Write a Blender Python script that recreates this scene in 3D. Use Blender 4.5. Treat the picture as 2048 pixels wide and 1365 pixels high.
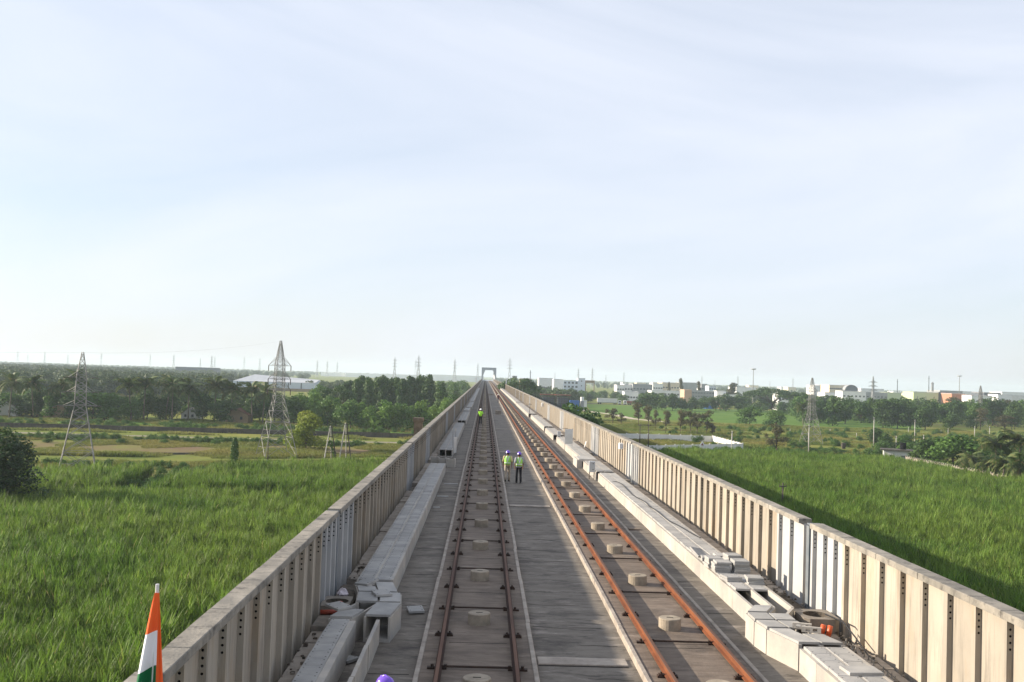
import bpy, math, random
import numpy as np
from mathutils import Vector, Matrix
random.seed(7); RNG = np.random.default_rng(11)
S = bpy.context.scene
for o in list(bpy.data.objects): bpy.data.objects.remove(o)

# ------------------------------------------------------------------ camera
F, EYE = 2000.0, 5.75                    # focal length in px of a 2048 px wide frame, eye height over track bed
def _axes(vp=(971., 751.), roll=math.radians(1.85)):
    v = np.array([vp[0]-1024, vp[1]-682.5, F]); v /= np.linalg.norm(v)
    h = np.array([math.cos(roll), math.sin(roll), 0.])
    n = np.cross(h, v); n /= np.linalg.norm(n)
    if n[1] > 0: n = -n
    x = np.cross(v, n)
    if x[0] < 0: x = -x
    return np.stack([x, v, n])
R = _axes()
cam_d = bpy.data.cameras.new('camera'); cam = bpy.data.objects.new('camera', cam_d)
S.collection.objects.link(cam); S.camera = cam
cam_d.sensor_width = 36; cam_d.lens = F/2048*36; cam_d.clip_start = .5; cam_d.clip_end = 20000
M = Matrix.Identity(4)
for i in range(3):
    M[i][0] = R[i, 0]; M[i][1] = -R[i, 1]; M[i][2] = -R[i, 2]
M[2][3] = EYE
cam.matrix_world = M
def at(px, py, z):                       # photo pixel -> point of the place on height z
    w = R @ np.array([px-1024, py-682.5, F]); t = (z-EYE)/w[2]
    return w[0]*t, w[1]*t
def onY(px, py, Y):                      # photo pixel -> (x, z) at distance Y
    w = R @ np.array([px-1024, py-682.5, F]); t = Y/w[1]
    return w[0]*t, w[2]*t+EYE
G = -12.0                                # ground level under the viaduct

# ------------------------------------------------------------------ sky, sun, exposure
SUN_AZ, SUN_EL = math.radians(-78), math.radians(19.0)   # azimuth from +Y, negative = left
wd = bpy.data.worlds.new('World'); S.world = wd; wd.use_nodes = True
nt = wd.node_tree; nt.nodes.clear()
def N(t, typ, **kw):
    n = t.nodes.new(typ)
    for k, v in kw.items():
        if k in n.inputs: n.inputs[k].default_value = v
        else: setattr(n, k, v)
    return n
out = N(nt, 'ShaderNodeOutputWorld'); bg = N(nt, 'ShaderNodeBackground', Strength=.078)
sky = N(nt, 'ShaderNodeTexSky'); sky.sky_type = 'NISHITA'; sky.sun_disc = False
sky.sun_elevation = SUN_EL; sky.sun_rotation = SUN_AZ; sky.air_density = 1.0; sky.dust_density = 1.0; sky.ozone_density = 2.2
tc = N(nt, 'ShaderNodeTexCoord')
mp = N(nt, 'ShaderNodeMapping'); mp.inputs['Scale'].default_value = (1.1, .9, 2.9); mp.inputs['Rotation'].default_value = (.15, .28, .3)
nz = N(nt, 'ShaderNodeTexNoise', Scale=1.25, Detail=8.0, Roughness=.54, Distortion=1.1)
cr = N(nt, 'ShaderNodeValToRGB'); cr.color_ramp.elements[0].position = .34; cr.color_ramp.elements[1].position = .72
cr.color_ramp.elements[0].color = (.54,.54,.54,1); cr.color_ramp.elements[1].color = (.90,.90,.90,1)
mx = N(nt, 'ShaderNodeMix', data_type='RGBA')
mx.inputs[7].default_value = (6.3, 6.6, 7.35, 1)          # thin cirrus veil, as bright as the sky round it
L = nt.links.new
L(tc.outputs['Generated'], mp.inputs['Vector']); L(mp.outputs[0], nz.inputs['Vector']); L(nz.outputs[0], cr.inputs[0])
L(cr.outputs[0], mx.inputs[0]); hsv = N(nt, 'ShaderNodeHueSaturation', Saturation=1.12, Value=1.08); L(sky.outputs[0], hsv.inputs['Color']); L(hsv.outputs[0], mx.inputs[6]); L(mx.outputs[2], bg.inputs[0]); L(bg.outputs[0], out.inputs[0])
sd = bpy.data.lights.new('sun', 'SUN'); sd.energy = 5.0; sd.angle = math.radians(.6); sd.color = (1, .87, .70)
so = bpy.data.objects.new('sun', sd); S.collection.objects.link(so)
sdir = Vector((math.sin(SUN_AZ)*math.cos(SUN_EL), math.cos(SUN_AZ)*math.cos(SUN_EL), math.sin(SUN_EL)))
so.rotation_euler = sdir.to_track_quat('Z', 'Y').to_euler(); so.location = (-60, 20, 80)
S.view_settings.view_transform = 'Standard'; S.view_settings.look = 'None'
S.view_settings.gamma = 1; S.view_settings.use_curve_mapping = False; S.view_settings.exposure = .95
S.render.engine = 'CYCLES'
S.cycles.max_bounces = 6; S.cycles.transparent_max_bounces = 6; S.cycles.volume_bounces = 1; S.cycles.volume_step_rate = 5

# ------------------------------------------------------------------ materials
MATS = {}
def mat(name, col, col2=None, scale=2., rough=.85, bump=0., bscale=30., spots=None, rnd=0., metal=0., stretch=(1,1,1), detail=6, streak=None, lo=.35, hi=.65, extra=()):
    """principled material; two colours mixed by world-position noise, optional stains, per-object value shift"""
    m = bpy.data.materials.new(name); m.use_nodes = True; t = m.node_tree; b = t.nodes['Principled BSDF']; l = t.links.new
    b.inputs['Roughness'].default_value = rough; b.inputs['Specular IOR Level'].default_value = .5 if rough < .7 else (.2 if rough < .9 else .05); b.inputs['Metallic'].default_value = metal
    geo = N(t, 'ShaderNodeNewGeometry'); mpn = N(t, 'ShaderNodeMapping'); mpn.inputs['Scale'].default_value = stretch
    l(geo.outputs['Position'], mpn.inputs['Vector'])
    cur = None
    if col2 is not None:
        n = N(t, 'ShaderNodeTexNoise', Scale=scale, Detail=float(detail), Roughness=.62); l(mpn.outputs[0], n.inputs['Vector'])
        r = N(t, 'ShaderNodeMapRange'); r.inputs[1].default_value = lo; r.inputs[2].default_value = hi; l(n.outputs[0], r.inputs[0])
        x = N(t, 'ShaderNodeMix', data_type='RGBA'); x.inputs[6].default_value = (*col, 1); x.inputs[7].default_value = (*col2, 1)
        l(r.outputs[0], x.inputs[0]); cur = x.outputs[2]
    else:
        x = N(t, 'ShaderNodeRGB'); x.outputs[0].default_value = (*col, 1); cur = x.outputs[0]
    for sp in ([spots] if spots else []) + ([streak] if streak else []) + list(extra):
        c3, sc3, st3, lo3, hi3 = sp
        m3 = N(t, 'ShaderNodeMapping'); m3.inputs['Scale'].default_value = st3; l(geo.outputs['Position'], m3.inputs['Vector'])
        n3 = N(t, 'ShaderNodeTexNoise', Scale=sc3, Detail=8., Roughness=.7); l(m3.outputs[0], n3.inputs['Vector'])
        r3 = N(t, 'ShaderNodeMapRange'); r3.inputs[1].default_value = lo3; r3.inputs[2].default_value = hi3; l(n3.outputs[0], r3.inputs[0])
        x3 = N(t, 'ShaderNodeMix', data_type='RGBA'); x3.inputs[7].default_value = (*c3, 1); l(r3.outputs[0], x3.inputs[0]); l(cur, x3.inputs[6]); cur = x3.outputs[2]
    if rnd:
        oi = N(t, 'ShaderNodeObjectInfo'); r4 = N(t, 'ShaderNodeMapRange'); r4.inputs[3].default_value = 1-rnd; r4.inputs[4].default_value = 1+rnd
        l(oi.outputs['Random'], r4.inputs[0]); hs = N(t, 'ShaderNodeHueSaturation'); l(r4.outputs[0], hs.inputs['Value']); l(cur, hs.inputs['Color']); cur = hs.outputs[0]
    l(cur, b.inputs['Base Color'])
    if bump:
        nb = N(t, 'ShaderNodeTexNoise', Scale=bscale, Detail=5.); l(geo.outputs['Position'], nb.inputs['Vector'])
        bp = N(t, 'ShaderNodeBump', Strength=bump, Distance=.02); l(nb.outputs[0], bp.inputs['Height']); l(bp.outputs[0], b.inputs['Normal'])
    MATS[name] = m; return m
def leafmat(name, col, col2, scale=.12, transl=.35, rnd=.25, rough=.6, dry=None):
    m = bpy.data.materials.new(name); m.use_nodes = True; t = m.node_tree; t.nodes.clear(); l = t.links.new
    o = N(t, 'ShaderNodeOutputMaterial'); geo = N(t, 'ShaderNodeNewGeometry'); oi = N(t, 'ShaderNodeObjectInfo')
    n = N(t, 'ShaderNodeTexNoise', Scale=scale, Detail=5., Roughness=.6); l(geo.outputs['Position'], n.inputs['Vector'])
    r = N(t, 'ShaderNodeMapRange'); r.inputs[1].default_value = .36; r.inputs[2].default_value = .64; l(n.outputs[0], r.inputs[0])
    x = N(t, 'ShaderNodeMix', data_type='RGBA'); x.inputs[6].default_value = (*col, 1); x.inputs[7].default_value = (*col2, 1); l(r.outputs[0], x.inputs[0]); cur = x.outputs[2]
    if dry:
        ri = N(t, 'ShaderNodeMapRange'); ri.inputs[1].default_value = dry[1]; ri.inputs[2].default_value = min(dry[1]+.06, 1.0)
        l(geo.outputs['Random Per Island'], ri.inputs[0]); xd = N(t, 'ShaderNodeMix', data_type='RGBA'); xd.inputs[7].default_value = (*dry[0], 1)
        l(ri.outputs[0], xd.inputs[0]); l(cur, xd.inputs[6]); cur = xd.outputs[2]
    ra = N(t, 'ShaderNodeMath', operation='ADD'); l(oi.outputs['Random'], ra.inputs[0]); l(geo.outputs['Random Per Island'], ra.inputs[1])
    r4 = N(t, 'ShaderNodeMapRange'); r4.inputs[2].default_value = 2.; r4.inputs[3].default_value = 1-rnd; r4.inputs[4].default_value = 1+rnd; l(ra.outputs[0], r4.inputs[0])
    hs = N(t, 'ShaderNodeHueSaturation'); l(r4.outputs[0], hs.inputs['Value']); l(cur, hs.inputs['Color'])
    p = N(t, 'ShaderNodeBsdfPrincipled', Roughness=rough); p.inputs['Specular IOR Level'].default_value = .25
    tr = N(t, 'ShaderNodeBsdfTranslucent'); mxs = N(t, 'ShaderNodeMixShader'); mxs.inputs[0].default_value = transl
    l(hs.outputs[0], p.inputs['Base Color']); l(hs.outputs[0], tr.inputs[0]); l(p.outputs[0], mxs.inputs[1]); l(tr.outputs[0], mxs.inputs[2]); l(mxs.outputs[0], o.inputs[0])
    MATS[name] = m; return m

mat('deck', (.205,.182,.153), (.120,.105,.088), scale=.55, bump=.5, bscale=9, stretch=(1,2.6,1), spots=((.045,.040,.036), 1.3, (1,3.0,1), .53, .70), streak=((.36,.315,.275), .9, (1.2,3,1), .55, .78), lo=.3, hi=.7, extra=(((.075,.066,.058), .42, (1,1.5,1), .52, .66), ((.05,.045,.04), 5., (.5,3.5,1), .58, .72), ((.31,.28,.25), 3.2, (.6,2,1), .62, .75)))
mat('bed', (.205,.164,.130), (.125,.10,.080), scale=1.2, bump=.5, bscale=14, stretch=(1,3,1), spots=((.075,.06,.05), 1.6, (1,5,1), .53, .75), streak=((.33,.28,.235), .7, (1,2,1), .58, .8), extra=(((.085,.07,.058), .5, (1,1.3,1), .54, .68), ((.07,.06,.05), 6., (.5,4,1), .6, .74)))
mat('bed_edge', (.38,.335,.285), (.24,.21,.18), scale=2.2, bump=.5, bscale=20, spots=((.13,.12,.11), 2.4, (1,1,1), .58, .75))
mat('joint', (.035,.032,.03), rough=.95)
mat('wall', (.365,.325,.27), (.31,.28,.235), scale=.8, bump=.15, bscale=25, rnd=.16, spots=((.33,.25,.165), 1.3, (1,1,.35), .52, .78), streak=((.13,.12,.105), 3.2, (1.6,1.6,.12), .50, .80))
mat('wall_new', (.42,.42,.415), (.35,.355,.36), scale=1.5, bump=.1, rnd=.05)
mat('cap', (.30,.275,.235), (.18,.17,.15), scale=2.1, bump=.5, bscale=22, rnd=.10, spots=((.065,.062,.058), 3.3, (1,1,1), .52, .70))
mat('steel_plate', (.15,.175,.20), (.20,.22,.235), scale=3, rough=.55, metal=.3)
mat('trough', (.44,.405,.355), (.32,.305,.285), scale=1.3, bump=.2, bscale=20, rnd=.08, spots=((.40,.34,.25), 2., (1,1,1), .58, .8), streak=((.22,.20,.17), 4., (1,1,.3), .64, .84))
mat('cover', (.39,.38,.36), (.28,.278,.272), scale=1.6, bump=.2, bscale=25, rnd=.10, spots=((.42,.42,.42), 1.2, (1,1,1), .60, .75))
mat('box_concrete', (.27,.235,.195), (.16,.145,.125), scale=2.5, bump=.5, bscale=20)
mat('dirt', (.14,.115,.09), (.055,.05,.042), scale=5, bump=.8, bscale=30)
mat('anchor', (.35,.30,.235), (.235,.20,.155), scale=4, bump=.3, rnd=.10, streak=((.17,.15,.12), 6., (1.4,1.4,.25), .55, .8))
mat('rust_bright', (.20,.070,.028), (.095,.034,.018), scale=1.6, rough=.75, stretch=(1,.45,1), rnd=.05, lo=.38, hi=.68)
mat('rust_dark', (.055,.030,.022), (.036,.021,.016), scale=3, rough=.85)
mat('rail_top', (.135,.072,.048), (.075,.038,.026), scale=1.2, rough=.75, stretch=(1,.2,1))
mat('clip', (.032,.024,.02), (.06,.035,.025), scale=8, rough=.7)
mat('lattice', (.30,.295,.28), (.17,.165,.155), scale=.6, rough=.6, metal=.2, rnd=.05)
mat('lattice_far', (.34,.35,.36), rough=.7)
mat('insulator', (.05,.03,.025), rough=.4)
mat('bark', (.085,.065,.048), (.05,.04,.03), scale=2, bump=.4)
mat('palm_bark', (.16,.135,.105), (.10,.085,.065), scale=2, bump=.4)
mat('ground', (.205,.205,.048), (.11,.15,.028), scale=.045, rough=.95, bump=1.0, bscale=1.3, spots=((.17,.13,.065), .03, (1,1.6,1), .56, .70), streak=((.06,.10,.02), .22, (1,1,1), .56, .66))
mat('field', (.075,.15,.025), (.11,.18,.033), scale=.09, rough=.95, bump=.8, bscale=2)
mat('soil', (.045,.05,.02), (.025,.035,.012), scale=.6, rough=.95)
mat('brown_field', (.165,.115,.070), (.165,.175,.045), scale=.07, rough=.95, bump=.6, bscale=2)
mat('road', (.27,.245,.20), (.19,.185,.10), scale=.3, rough=.95, stretch=(.2,1,1))
mat('sand', (.52,.46,.36), (.40,.35,.27), scale=.2, rough=.95)
mat('asphalt', (.065,.065,.068), (.05,.05,.05), scale=1, rough=.9)
mat('dark_wall', (.095,.085,.072), (.055,.05,.042), scale=.7, bump=.4, spots=((.14,.13,.11), 1.2, (1,1,.3), .55, .7))
mat('white_wall', (.74,.73,.70), (.62,.61,.58), scale=.4, streak=((.38,.36,.32), 1.2, (1,1,.15), .62, .85))
mat('white_paint', (.78,.78,.77), (.70,.70,.69), scale=.3)
mat('blue_white', (.58,.63,.70), (.52,.57,.64), scale=.2)
mat('cream', (.66,.58,.42), (.60,.52,.38), scale=.2)
mat('peach', (.55,.37,.25), (.47,.33,.24), scale=.3)
mat('grey_wall', (.33,.34,.35), (.27,.28,.29), scale=.3)
mat('dark_grey', (.11,.125,.145), (.09,.10,.12), scale=.3)
mat('tan_wall', (.30,.22,.13), (.24,.18,.11), scale=.3)
mat('orange_wall', (.42,.20,.13)); mat('lime_wall', (.50,.57,.34)); mat('blue_paint', (.03,.13,.40), rough=.5)
mat('red_brown', (.25,.075,.05), (.20,.06,.045), scale=.5); mat('roof_metal', (.52,.53,.54), (.44,.45,.46), scale=.3, rough=.45, metal=.2)
mat('tile_roof', (.20,.085,.05), (.13,.07,.05), scale=.8, bump=.4); mat('tin_roof', (.25,.22,.19), (.17,.15,.13), scale=.8)
mat('glass', (.03,.04,.05), rough=.12); mat('dark', (.012,.012,.012), rough=.95)
mat('pole_concrete', (.52,.50,.46), (.42,.40,.37), scale=1); mat('pole_dark', (.07,.06,.05), rough=.8)
mat('bridge_steel', (.30,.33,.36), (.26,.29,.32), scale=.2, rough=.5)
mat('truss_steel', (.44,.46,.47), rough=.5); mat('solar', (.85,.85,.84), (.78,.78,.78), scale=.02)
mat('skin', (.17,.085,.05), rough=.55); mat('hair', (.012,.01,.01), rough=.6)
mat('helmet', (.16,.075,.52), rough=.22); mat('helmet_white', (.75,.76,.78), rough=.3)
mat('shirt_yellow', (.55,.46,.24)); mat('shirt_grey', (.33,.34,.37)); mat('shirt_lime', (.40,.86,.06)); mat('shirt_red', (.09,.025,.03))
mat('trousers_beige', (.36,.31,.25)); mat('trousers_black', (.012,.013,.018)); mat('trousers_blue', (.05,.06,.09)); mat('shoe', (.015,.014,.013), rough=.5)
mat('orange_pipe', (.60,.10,.025), rough=.4); mat('red_pipe', (.33,.05,.025), rough=.5); mat('cable', (.012,.012,.014), rough=.5)
mat('cabinet', (.46,.48,.50), rough=.4); mat('sign_back', (.50,.52,.53), (.44,.46,.47), scale=3, rough=.5, metal=.3)
mat('bag', (.55,.50,.53), rough=.7)
mat('flag_saffron', (.86,.13,.035), rough=.7); mat('flag_white', (.80,.78,.86), rough=.7); mat('flag_green', (.012,.135,.055), rough=.7)
mat('pvc', (.62,.61,.64), rough=.5)
leafmat('cane_leaf', (.084,.162,.020), (.140,.215,.034), scale=.07, transl=.42, rnd=.8, dry=((.22,.20,.07), .93))
leafmat('cane_low', (.05,.085,.016), (.075,.10,.025), scale=.1, transl=.2, rnd=.3)
leafmat('leaf_dark', (.040,.090,.021), (.066,.122,.028), transl=.22, rnd=.3)
leafmat('leaf_mid', (.058,.130,.024), (.092,.168,.033), transl=.28, rnd=.3)
leafmat('leaf_light', (.095,.195,.029), (.135,.225,.038), transl=.3, rnd=.3)
leafmat('leaf_backlit', (.020,.045,.012), (.034,.066,.016), transl=.2, rnd=.35)  # leaf colour darkened for a tree seen against the light
leafmat('leaf_olive', (.082,.082,.038), (.11,.10,.046), transl=.25, rnd=.35)
leafmat('leaf_yellow', (.19,.27,.028), (.25,.29,.034), transl=.35, rnd=.3)
leafmat('palm_leaf', (.062,.110,.026), (.105,.140,.045), transl=.25, rnd=.35, dry=((.22,.17,.08), .9))
leafmat('weed', (.12,.17,.028), (.22,.205,.052), scale=.05, transl=.3, rnd=.35)
leafmat('far_leaf', (.046,.080,.026), (.072,.105,.036), scale=.01, transl=.2, rnd=.3)

# striped reflective vest (printed tape)
def vestmat(name, base, front):
    m = mat(name, base, rough=.6); t = m.node_tree; l = t.links.new; b = t.nodes['Principled BSDF']
    tcn = N(t, 'ShaderNodeTexCoord'); sp = N(t, 'ShaderNodeSeparateXYZ'); l(tcn.outputs['Object'], sp.inputs[0])
    ab = N(t, 'ShaderNodeMath', operation='ABSOLUTE'); l(sp.outputs[0], ab.inputs[0])
    zz = N(t, 'ShaderNodeMath', operation='MULTIPLY_ADD'); zz.inputs[1].default_value = -.30; zz.inputs[2].default_value = .455; l(sp.outputs[2], zz.inputs[0])  # |x| wanted at height z
    df = N(t, 'ShaderNodeMath', operation='ADD'); l(ab.outputs[0], df.inputs[0]); l(zz.outputs[0], df.inputs[1])
    d2 = N(t, 'ShaderNodeMath', operation='SUBTRACT'); l(df.outputs[0], d2.inputs[0]); d2.inputs[1].default_value = .10
    da = N(t, 'ShaderNodeMath', operation='ABSOLUTE'); l(d2.outputs[0], da.inputs[0])
    c1 = N(t, 'ShaderNodeMath', operation='LESS_THAN'); l(da.outputs[0], c1.inputs[0]); c1.inputs[1].default_value = .022
    zb = N(t, 'ShaderNodeMath', operation='SUBTRACT'); l(sp.outputs[2], zb.inputs[0]); zb.inputs[1].default_value = 1.08
    za = N(t, 'ShaderNodeMath', operation='ABSOLUTE'); l(zb.outputs[0], za.inputs[0])
    c2 = N(t, 'ShaderNodeMath', operation='LESS_THAN'); l(za.outputs[0], c2.inputs[0]); c2.inputs[1].default_value = .025
    mxm = N(t, 'ShaderNodeMath', operation='MAXIMUM'); l(c1.outputs[0], mxm.inputs[0]); l(c2.outputs[0], mxm.inputs[1])
    x = N(t, 'ShaderNodeMix', data_type='RGBA'); x.inputs[6].default_value = (*base, 1); x.inputs[7].default_value = (.62,.66,.66, 1)
    l(mxm.outputs[0], x.inputs[0]); l(x.outputs[2], b.inputs['Base Color'])
vestmat('vest', (.34,.66,.12), None)

# ------------------------------------------------------------------ mesh and object helpers
class MB:
    def __init__(s): s.v = []; s.f = []; s.m = []; s.mats = []
    def mi(s, m):
        if m not in s.mats: s.mats.append(m)
        return s.mats.index(m)
    def add(s, vs, fs, m):
        b = len(s.v); s.v.extend(vs); k = s.mi(m)
        for f in fs: s.f.append([i+b for i in f]); s.m.append(k)
        return s
    def box(s, x0, x1, y0, y1, z0, z1, m):
        vs = [(x, y, z) for z in (z0, z1) for y in (y0, y1) for x in (x0, x1)]
        return s.add(vs, [(0,2,3,1),(4,5,7,6),(0,1,5,4),(2,6,7,3),(0,4,6,2),(1,3,7,5)], m)
    def bevbox(s, x0, x1, y0, y1, z0, z1, m, b=.01):   # box with chamfered top edges
        vs = [(x0,y0,z0),(x1,y0,z0),(x1,y1,z0),(x0,y1,z0),(x0,y0,z1-b),(x1,y0,z1-b),(x1,y1,z1-b),(x0,y1,z1-b),(x0+b,y0+b,z1),(x1-b,y0+b,z1),(x1-b,y1-b,z1),(x0+b,y1-b,z1)]
        fs = [(3,2,1,0)]+[(i,(i+1)%4,4+(i+1)%4,4+i) for i in range(4)]+[(4+i,4+(i+1)%4,8+(i+1)%4,8+i) for i in range(4)]+[(8,9,10,11)]
        return s.add(vs, fs, m)
    def prism(s, poly, z0, z1, m):                       # polygon in plan (counter-clockwise), extruded up
        n = len(poly); vs = [(x, y, z0) for x, y in poly]+[(x, y, z1) for x, y in poly]
        return s.add(vs, [tuple(range(n-1, -1, -1)), tuple(range(n, 2*n))]+[(i,(i+1)%n,n+(i+1)%n,n+i) for i in range(n)], m)
    def profile_y(s, poly, y0, y1, m):                   # polygon in (x,z), extruded along y
        n = len(poly); vs = [(x, y0, z) for x, z in poly]+[(x, y1, z) for x, z in poly]
        return s.add(vs, [tuple(range(n)), tuple(range(2*n-1, n-1, -1))]+[(i,n+i,n+(i+1)%n,(i+1)%n) for i in range(n)], m)
    def cyl(s, x, y, z0, z1, r, m, n=16, r2=None):
        r2 = r if r2 is None else r2
        vs = [(x+r*math.cos(2*math.pi*i/n), y+r*math.sin(2*math.pi*i/n), z0) for i in range(n)]+[(x+r2*math.cos(2*math.pi*i/n), y+r2*math.sin(2*math.pi*i/n), z1) for i in range(n)]
        return s.add(vs, [tuple(range(n-1,-1,-1)), tuple(range(n,2*n))]+[(i,(i+1)%n,n+(i+1)%n,n+i) for i in range(n)], m)
    def bar(s, a, b, w, m, w2=None, n=4):                # square or round bar between two points
        a = Vector(a); b = Vector(b); d = (b-a).normalized(); u = d.orthogonal().normalized(); v = d.cross(u); w2 = w if w2 is None else w2
        vs = []
        for p, r in ((a, w), (b, w2)):
            for i in range(n):
                t = 2*math.pi*(i+.5)/n; vs.append(tuple(p+u*(r*math.cos(t))+v*(r*math.sin(t))))
        return s.add(vs, [tuple(range(n-1,-1,-1)), tuple(range(n,2*n))]+[(i,(i+1)%n,n+(i+1)%n,n+i) for i in range(n)], m)
    def tube(s, pts, r, m, n=6):
        pts = [Vector(p) for p in pts]; vs = []; fs = []
        for k, p in enumerate(pts):
            d = (pts[min(k+1, len(pts)-1)]-pts[max(k-1, 0)]).normalized(); u = d.cross(Vector((0,0,1)))
            if u.length < .05: u = d.cross(Vector((1,0,0)))
            u.normalize(); v = d.cross(u); rr = r[k] if hasattr(r, '__len__') else r
            for i in range(n):
                t = 2*math.pi*i/n; vs.append(tuple(p+u*(rr*math.cos(t))+v*(rr*math.sin(t))))
        for k in range(len(pts)-1):
            for i in range(n): fs.append((k*n+i, k*n+(i+1)%n, (k+1)*n+(i+1)%n, (k+1)*n+i))
        fs.append(tuple(range(n-1,-1,-1))); e = (len(pts)-1)*n; fs.append(tuple(range(e, e+n)))
        return s.add(vs, fs, m)
    def mesh(s, name, smooth=False):
        me = bpy.data.meshes.new(name); me.from_pydata([tuple(map(float, p)) for p in s.v], [], s.f)
        for m in s.mats: me.materials.append(MATS[m])
        me.polygons.foreach_set('material_index', s.m)
        if smooth: me.polygons.foreach_set('use_smooth', [True]*len(me.polygons))
        me.update(); return me
def link(name, data, parent=None, loc=(0,0,0), rz=0., sc=None, **p):
    o = bpy.data.objects.new(name, data); S.collection.objects.link(o); o.parent = parent; o.location = loc; o.rotation_euler = (0, 0, rz)
    if sc is not None: o.scale = sc if hasattr(sc, '__len__') else (sc, sc, sc)
    for k, v in p.items(): o[k] = v
    return o
def put(name, mb, parent=None, smooth=False, **p): return link(name, mb.mesh(name, smooth), parent, **p)
def thing(name, label, cat, loc=(0,0,0), rz=0., group=None, data=None, sc=None):
    o = link(name, data, None, loc, rz, sc, label=label, category=cat)
    if group: o['group'] = group
    return o
def struct(name, mb): return put(name, mb, kind='structure')
def sheet(name, m, pts, z):
    b = MB(); b.add([(x, y, z) for x, y in pts], [tuple(range(len(pts)))], m); return struct(name, b)
exec_parts = []

# ================================================================== THE GROUND
sheet('ground', 'ground', [(-9000,-300),(9000,-300),(9000,9000),(-9000,9000)], G)
sheet('cane_soil', 'soil', [(-110,25),(-5,25),(-5,172),(-75,152),(-110,150)], G+.02)
sheet('cane_soil_right', 'soil', [(9.5,25),(98,25),(98,240),(40,232),(9.5,200)], G+.02)
def strip(name, m, left, right, z):
    rw = random.Random(len(name)*3); 
    def wig(pl):
        o_ = []
        for a, c in zip(pl[:-1], pl[1:]):
            n = max(2, int(math.hypot(c[0]-a[0], c[1]-a[1])/2.5)); 
            for i in range(n): o_.append((a[0]+(c[0]-a[0])*i/n+rw.uniform(-.5,.5), a[1]+(c[1]-a[1])*i/n+rw.uniform(-.6,.6)))
        return o_+[pl[-1]]
    return sheet(name, m, wig(left)+wig(right)[::-1], z)
strip('dirt_road', 'road', [(-260,240),(-117,246),(-50,249),(-8,252)], [(-260,245),(-117,251),(-50,254),(-8,257)], G+.02)
strip('brown_field', 'brown_field', [(-110,197),(-46,208),(-9,217)], [(-110,224),(-46,232),(-9,236)], G+.02)
strip('green_meadow', 'field', [(-190,275),(-12,284)], [(-210,310),(-12,312)], G+.02)
strip('field_beyond', 'field', [(58,545),(66,470),(120,440),(190,430)], [(70,690),(110,690),(190,670),(280,640)], G+.02)
strip('sandy_path', 'sand', [(46,600),(54,540),(63,505),(66,455),(80,420)], [(49,602),(57.5,545),(67,508),(70.5,457),(85,422)], G+.05)
strip('highway', 'asphalt', [(20,700),(300,716),(700,730)], [(20,716),(300,732),(700,746)], G+.05)
strip('far_field', 'field', [(-420,900),(-160,880)], [(-420,1300),(-160,1280)], G+.02)

# ================================================================== THE VIADUCT
ZD = -.12                                     # deck level; the track beds stand .12 proud of it
Y0, Y1 = 6., 1060.
via = thing('viaduct', 'long straight concrete railway viaduct running away from the viewer', 'viaduct')
b = MB(); b.box(-4.2, 9.0, Y0, Y1, ZD-.35, ZD, 'deck'); put('deck', b, via)
b = MB(); b.profile_y([(-1.6,-3.4),(6.4,-3.4),(7.6,ZD-.36),(-2.8,ZD-.36)], Y0, Y1, 'wall'); put('girder', b, via)
pm = MB(); pm.bevbox(-1.3, 1.3, -1.2, 1.2, G, -3.9, 'wall', .02); pm.bevbox(-3.2, 3.2, -1.3, 1.3, -3.9, -3.41, 'wall', .02); pme = pm.mesh('pier')
for k in range(26): link('pier', pme, via, (2.4, 26+40*k, 0))
# deck joints: shallow raised ribs with a dark groove beside
for k, y in enumerate([45.3, 20.6, 77, 110, 150, 190, 230, 270, 310]):
    b = MB(); b.bevbox(1.27, 3.12, y, y+.5, ZD, ZD+.035, 'bed_edge', .01); b.box(1.27, 3.12, y-.07, y-.003, ZD, ZD+.004, 'joint'); put('expansion_joint', b, via)
rr = random.Random(3)
b = MB()
for k in range(150):                           # ragged cold joints in the deck surface
    y = 14+k*1.9*(1+k*.006)+rr.uniform(-.4,.4); x0 = rr.choice([1.3, 1.3, 1.9, 2.2]); x1 = min(3.1, x0+rr.uniform(.5,1.8)); n = 5
    ys = [y+rr.uniform(-.05,.05) for _ in range(n+1)]; w = rr.uniform(.008,.022)
    for i in range(n):
        xa, xb = x0+(x1-x0)*i/n, x0+(x1-x0)*(i+1)/n
        b.add([(xa,ys[i]-w,ZD+.004),(xb,ys[i+1]-w,ZD+.004),(xb,ys[i+1]+w,ZD+.004),(xa,ys[i]+w,ZD+.004)], [(0,1,2,3)], 'joint')
put('deck_crack', b, via, kind='stuff')
b = MB()
for k in range(60):
    y = 16+k*4.5+rr.uniform(-1,1); b.box(-2.1, -1.3, y, y+.03, ZD, ZD+.004, 'joint')
    b.box(5.85, 6.5, y, y+.03, ZD, ZD+.004, 'joint')
put('deck_groove', b, via, kind='stuff')
ANC = 4.985
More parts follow.
